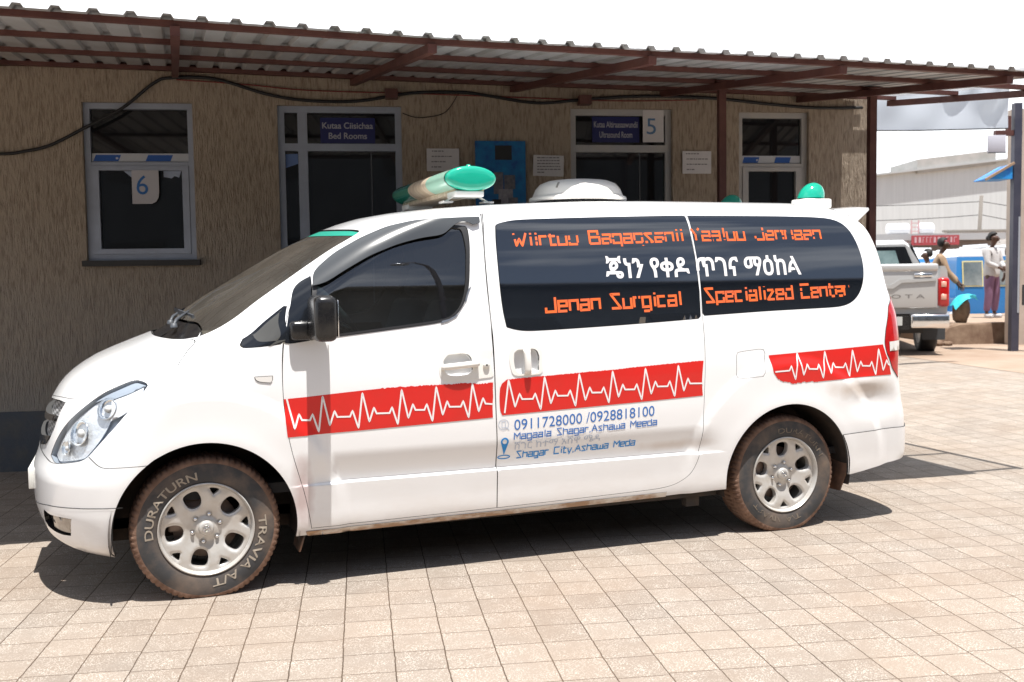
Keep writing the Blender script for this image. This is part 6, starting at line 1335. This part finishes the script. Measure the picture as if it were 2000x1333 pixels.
# low sack stall on the footway
sk = MB(); bm = bmesh.new(); bmesh.ops.create_icosphere(bm, subdivisions=3, radius=.255)
for v in bm.verts: v.co = Vector((v.co.x*.56, v.co.y*.6, v.co.z*1.06))*(1 + .34*(vnoise(v.co.x*9 + 3, v.co.z*9 + v.co.y*5) - .5)); v.co.z = max(v.co.z, -.20)
sk.bm(bm, 0, True); so = sk.build('sack', mat('sackcloth', (.30, .215, .145), .95, col2=(.20, .13, .09), nscale=8), None, tuple(far(8.17, 18.6, .735))); tag(so, 'bulging brown sack on the footway under a turquoise cloth', 'sack')
mb = MB(); nx = 14; vs = []
for i in range(nx+1):
    for j in range(nx+1):
        u, v = i/nx*2 - 1, j/nx*2 - 1; x, y = u*.20, v*.18; vs.append((x, y, .06*(1 - u*u) - .10*max(0, abs(v) - .45)*1.5 + .035*(vnoise(u*3+4, v*3) - .5) + .05*u - .10*max(0, -u - .3)))
mb.add(vs, [(i*(nx+1)+j, (i+1)*(nx+1)+j, (i+1)*(nx+1)+j+1, i*(nx+1)+j+1) for i in range(nx) for j in range(nx)], 0, True)
tag(mb.build('turquoise_cloth', mat('turquoise_cloth', (.02, .42, .50), .7, col2=(.05, .55, .60), nscale=8), None, tuple(far(8.15, 18.5, .985)), (0, 0, VZ), fix=False), 'turquoise cloth draped over the brown sack beside the tan jacket man', 'cloth')

# ---- people
def skin_mesh(name, chains, m_, parent, sub=2):
    """one continuous surface grown along branching chains; chains: lists of (key or (x,y,z), radius)"""
    bm = bmesh.new(); lay = bm.verts.layers.skin.verify(); seen = {}
    first = None
    for ch in chains:
        prev = None
        for p, r_ in ch:
            k = tuple(round(c, 4) for c in p)
            if k in seen: v = seen[k]
            else:
                v = bm.verts.new(p); seen[k] = v; rr = r_ if isinstance(r_, tuple) else (r_, r_); v[lay].radius = rr
                if first is None: first = v; v[lay].use_root = True
            if prev is not None and prev is not v and bm.edges.get((prev, v)) is None: bm.edges.new((prev, v))
            prev = v
    me = bpy.data.meshes.new(name); bm.to_mesh(me); bm.free(); me.materials.append(m_); o = link(name, me, parent)
    s = o.modifiers.new('skin', 'SKIN'); s.use_smooth_shade = True; s.branch_smoothing = .4; o.modifiers.new('sub', 'SUBSURF').levels = sub; o.modifiers['sub'].render_levels = sub
    return o
def person(loc, rz, J, top_m, leg_m, shoe_m, label, hair_r=.1, long_top=.0, bun=False):
    """J: joints in metres; x faces forward, y to the person's left"""
    r = empty('person', loc, rz, label, 'person'); r.scale = (1.07,)*3
    hip, neck, head = Vector(J['hip']), Vector(J['neck']), Vector(J['head']); mid = hip.lerp(neck, .5)
    face = Vector(J.get('look', (1, 0, 0))).normalized(); side = Vector((0, 0, 1)).cross(face)
    body = []
    body.append([(hip, .10), (mid, .10), (neck - (neck - mid)*.18, .12), (neck, .052), (head - Vector((0, 0, .075)) , .055), (head, (.082, .098)), (head + Vector((0, 0, .07)), .07)])
    body.append([(head, .08), (head + face*.072 - Vector((0, 0, .045)), .042)])
    body.append([(head, .08), (head + face*.105 - Vector((0, 0, .012)), .013)])
    for s_ in (-1, 1): body.append([(head, .08), (head + side*s_*.085 - Vector((0, 0, .01)), .02)])
    for S_ in ('l', 'r'):
        sh, elb, wr, hd = [Vector(J[S_ + k]) for k in ('_sh', '_el', '_wr', '_hand')]; sh0 = neck - (neck - mid)*.18
        body.append([(sh0, .12), (sh, .06), (sh.lerp(elb, .5), .047), (elb, .040), (elb.lerp(wr, .5), .036), (wr, .026), (wr.lerp(hd, .6), (.034, .018)), (hd, (.036, .016))])
        d = (hd - wr).normalized(); u = d.cross(side if abs(d.dot(side)) < .8 else face).normalized(); palm = d.cross(u)
        for k, (o_, ln) in enumerate(((-.026, .062), (-.009, .075), (.009, .07), (.025, .055))):
            a = hd + u*o_; body.append([(hd, .016), (a + d*.012, .0085), (a + d*ln*.6 + palm*.008, .0075), (a + d*ln + palm*.022, .006)])
        body.append([(wr.lerp(hd, .6), .018), (wr.lerp(hd, .75) + u*-.036 + palm*.008, .010), (wr.lerp(hd, .75) + u*-.05 + d*.03 + palm*.015, .008)])
        hj, kn, an, to = [Vector(J[S_ + k]) for k in ('_hip', '_kn', '_an', '_toe')]
        body.append([(hip, .10), (hj, .078), (hj.lerp(kn, .5), .070), (kn, .052), (kn.lerp(an, .4), .050), (an, .034), (an + (to - an)*.3 - Vector((0, 0, .02)), .036), (to, .030)])
    b = skin_mesh('body', body, M['skin'], r)
    top = [[(hip - Vector((0, 0, long_top)), .160), (hip, .160), (mid, .146), (neck - (neck - mid)*.20, .140), (neck - Vector((0, 0, .02)), .07)]]; legs = [[(hip + Vector((0, 0, .09)), .142), (hip, .146)]]
    for S_ in ('l', 'r'):
        sh, elb, wr = [Vector(J[S_ + k]) for k in ('_sh', '_el', '_wr')]; sh0 = neck - (neck - mid)*.20
        top.append([(sh0, .14), (sh, .078), (sh.lerp(elb, .5), .064), (elb, .058), (elb.lerp(wr, .55), .050), (elb.lerp(wr, .92), .042)])
        hj, kn, an = [Vector(J[S_ + k]) for k in ('_hip', '_kn', '_an')]
        legs.append([(hip, .146), (hj, .112), (hj.lerp(kn, .5), .092), (kn, .078), (kn.lerp(an, .5), .070), (an + Vector((0, 0, .03)), .060)])
    skin_mesh('top', top, top_m, r); skin_mesh('trousers', legs, leg_m, r)
    for S_ in ('l', 'r'):
        an, to = Vector(J[S_ + '_an']), Vector(J[S_ + '_toe']); skin_mesh('shoe', [[(an - (to-an)*.25 - Vector((0, 0, .035)), .045), (an + (to-an)*.35 - Vector((0, 0, .035)), .048), (to, .042)]], shoe_m, r)
    hc = head + Vector((0, 0, .034)) - face*.026; mb = MB(); bm = bmesh.new(); bmesh.ops.create_icosphere(bm, subdivisions=3, radius=hair_r)
    for v in list(bm.verts):
        f_ = v.co.dot(face); v.co = v.co*(1 + .10*(vnoise(v.co.x*40 + 5, v.co.y*40 + v.co.z*30) - .5)); v.co += hc
        if f_ > .02 and v.co.z < hc.z + .045: v.co -= face*(f_ - .0)
        if v.co.z < head.z - .03: v.co.z = head.z - .03 + (v.co.z - head.z + .03)*.3
    if bun:
        bmesh.ops.create_icosphere(bm, subdivisions=2, radius=.05, matrix=Matrix.Translation(head - face*.11 + Vector((0, 0, .0))))
    mb.bm(bm, 0, True); mb.build('hair', M['hair'], r)
    mb = MB()
    for s_ in (-1, 1): mb.lathe([(0, .011), (.008, .008), (.011, 0), (.008, -.008), (0, -.011)], 10, 'z', tuple(head + face*.083 + side*s_*.032 + Vector((0, 0, .012))))
    mb.build('eyes', mat('eye_dark', (.02, .016, .014), .2), r)
    mb = MB(); mb.tube([head + face*.098 + side*q - Vector((0, 0, .058)) for q in (-.024, 0, .024)], [.004, .008, .004], 8); mb.build('lips', mat('lip', (.06, .022, .018), .5), r); return r
knit = mat('white_knit', (.50, .49, .49), .9, col2=(.44, .43, .43), nscale=14, bump=.4, bscale=40)
mauve = mat('mauve_trousers', (.215, .115, .20), .85, col2=(.17, .09, .155), nscale=6); denim = mat('denim', (.055, .10, .19), .9, col2=(.035, .06, .12), nscale=8); white_shoe = mat('pale_shoe', (.52, .52, .54), .6)
person(tuple(far(9.60, 20.5, .535)), VZ - R(58), dict(hip=(0, 0, .84), neck=(.01, 0, 1.33), head=(.045, 0, 1.475), look=(1, .1, -.12), l_sh=(0, .155, 1.27), l_el=(.06, .20, 1.02), l_wr=(.21, .08, .93), l_hand=(.25, .02, .92), r_sh=(0, -.155, 1.27), r_el=(.05, -.20, 1.02), r_wr=(.21, -.07, .93), r_hand=(.26, -.01, .90),
       l_hip=(0, .085, .80), l_kn=(.03, .10, .45), l_an=(.0, .10, .085), l_toe=(.15, .12, .04), r_hip=(0, -.085, .80), r_kn=(.02, -.10, .45), r_an=(-.02, -.11, .085), r_toe=(.13, -.13, .04)), knit, mauve, white_shoe,
       'person in a white sweater and loose mauve trousers standing with hands clasped', .096, .10, True)
tan = mat('tan_jacket', (.34, .235, .15), .85, col2=(.28, .19, .12), nscale=8)
person(tuple(far(7.86, 18.9, .43)), VZ - R(14), dict(hip=(-.05, 0, .82), neck=(.04, 0, 1.29), head=(.10, 0, 1.435), look=(1, 0, -.15), l_sh=(.03, .17, 1.22), l_el=(.17, .22, .99), l_wr=(.36, .16, .80), l_hand=(.41, .14, .74), r_sh=(.03, -.17, 1.22), r_el=(.12, -.22, .97), r_wr=(.29, -.20, .76), r_hand=(.34, -.19, .70),
       l_hip=(-.08, .085, .78), l_kn=(.06, .10, .44), l_an=(-.10, .11, .09), l_toe=(.06, .12, .04), r_hip=(-.08, -.085, .78), r_kn=(.02, -.10, .42), r_an=(.10, -.11, .085), r_toe=(.26, -.13, .04)), tan, denim, mat('dark_shoe', (.03, .026, .025), .6),
       'person in a tan jacket leaning forward and reaching to the turquoise cloth', .093)
stand = lambda: dict(hip=(0, 0, .86), neck=(0, 0, 1.36), head=(.03, 0, 1.50), look=(1, 0, -.05), l_sh=(0, .17, 1.29), l_el=(-.02, .22, 1.03), l_wr=(.08, .22, .80), l_hand=(.10, .22, .73), r_sh=(0, -.17, 1.29), r_el=(-.02, -.22, 1.03), r_wr=(.08, -.22, .80), r_hand=(.10, -.22, .73),
       l_hip=(0, .09, .82), l_kn=(.03, .10, .46), l_an=(.0, .10, .085), l_toe=(.15, .12, .04), r_hip=(0, -.09, .82), r_kn=(.02, -.10, .46), r_an=(-.02, -.10, .085), r_toe=(.13, -.12, .04))
person(tuple(far(10.40, 21.1, .535)), VZ - R(160), stand(), mat('grey_shirt', (.40, .39, .38), .85), denim, white_shoe, 'person in a grey shirt and jeans half hidden behind the gate pole', .094)
person(tuple(far(8.45, 20.8, .20)), VZ + R(160), stand(), mat('white_shirt', (.70, .70, .68), .85), denim, white_shoe, 'dark haired person in a white shirt, mostly hidden behind the pickup', .094)

# ------------------------------------------------------------------ behind the camera: what the van's windows mirror
ob = empty('opposite_building', (3.0, -11.2, 0), 0, 'two storey building facing the clinic across the yard', 'building')
fm = mat('opposite_wall', (.085, .10, .115), .8, col2=(.06, .07, .085), nscale=1.5)
mb = MB(); mb.box(-22, 26, -6, 0, 0, 5.75); mb.build('wall', fm, ob)
mb = MB(); mb.add([(-22.4, .45, 5.80), (26.4, .45, 5.80), (26.4, -6.4, 6.9), (-22.4, -6.4, 6.9), (-22.4, .45, 5.74), (26.4, .45, 5.74), (26.4, -6.4, 6.84), (-22.4, -6.4, 6.84)], [(0, 1, 2, 3), (0, 4, 5, 1), (1, 5, 6, 2), (3, 2, 6, 7), (0, 3, 7, 4), (4, 7, 6, 5)]); mb.build('roof', mat('opposite_roof', (.10, .10, .11), .6), ob)
for x in np.arange(-20, 25, 3.2):
    for z in (1.2, 3.8): mb = MB(); mb.box(x, x + 1.3, .0, .03, z, z + 1.2); mb.build('window', M['pane'], ob)
sl_ = empty('street_lamp', (4.35, -10.2, 0), 0, 'street lamp with a curved neck in front of the opposite building', 'street lamp')
mb = MB(); mb.tube([(0, 0, 0), (0, 0, 6.6), (-.05, 0, 7.0), (-.22, 0, 7.25), (-.45, 0, 7.22)], [.06, .05, .045, .04, .035], 10); mb.build('post', M['steel_blue'], sl_)
mb = MB(); mb.lathe([(.05, .12), (.16, .02), (.17, 0), (0, -.02)], 16, 'z', (-.50, 0, 7.08)); mb.build('lamp_shade', M['alu'], sl_)
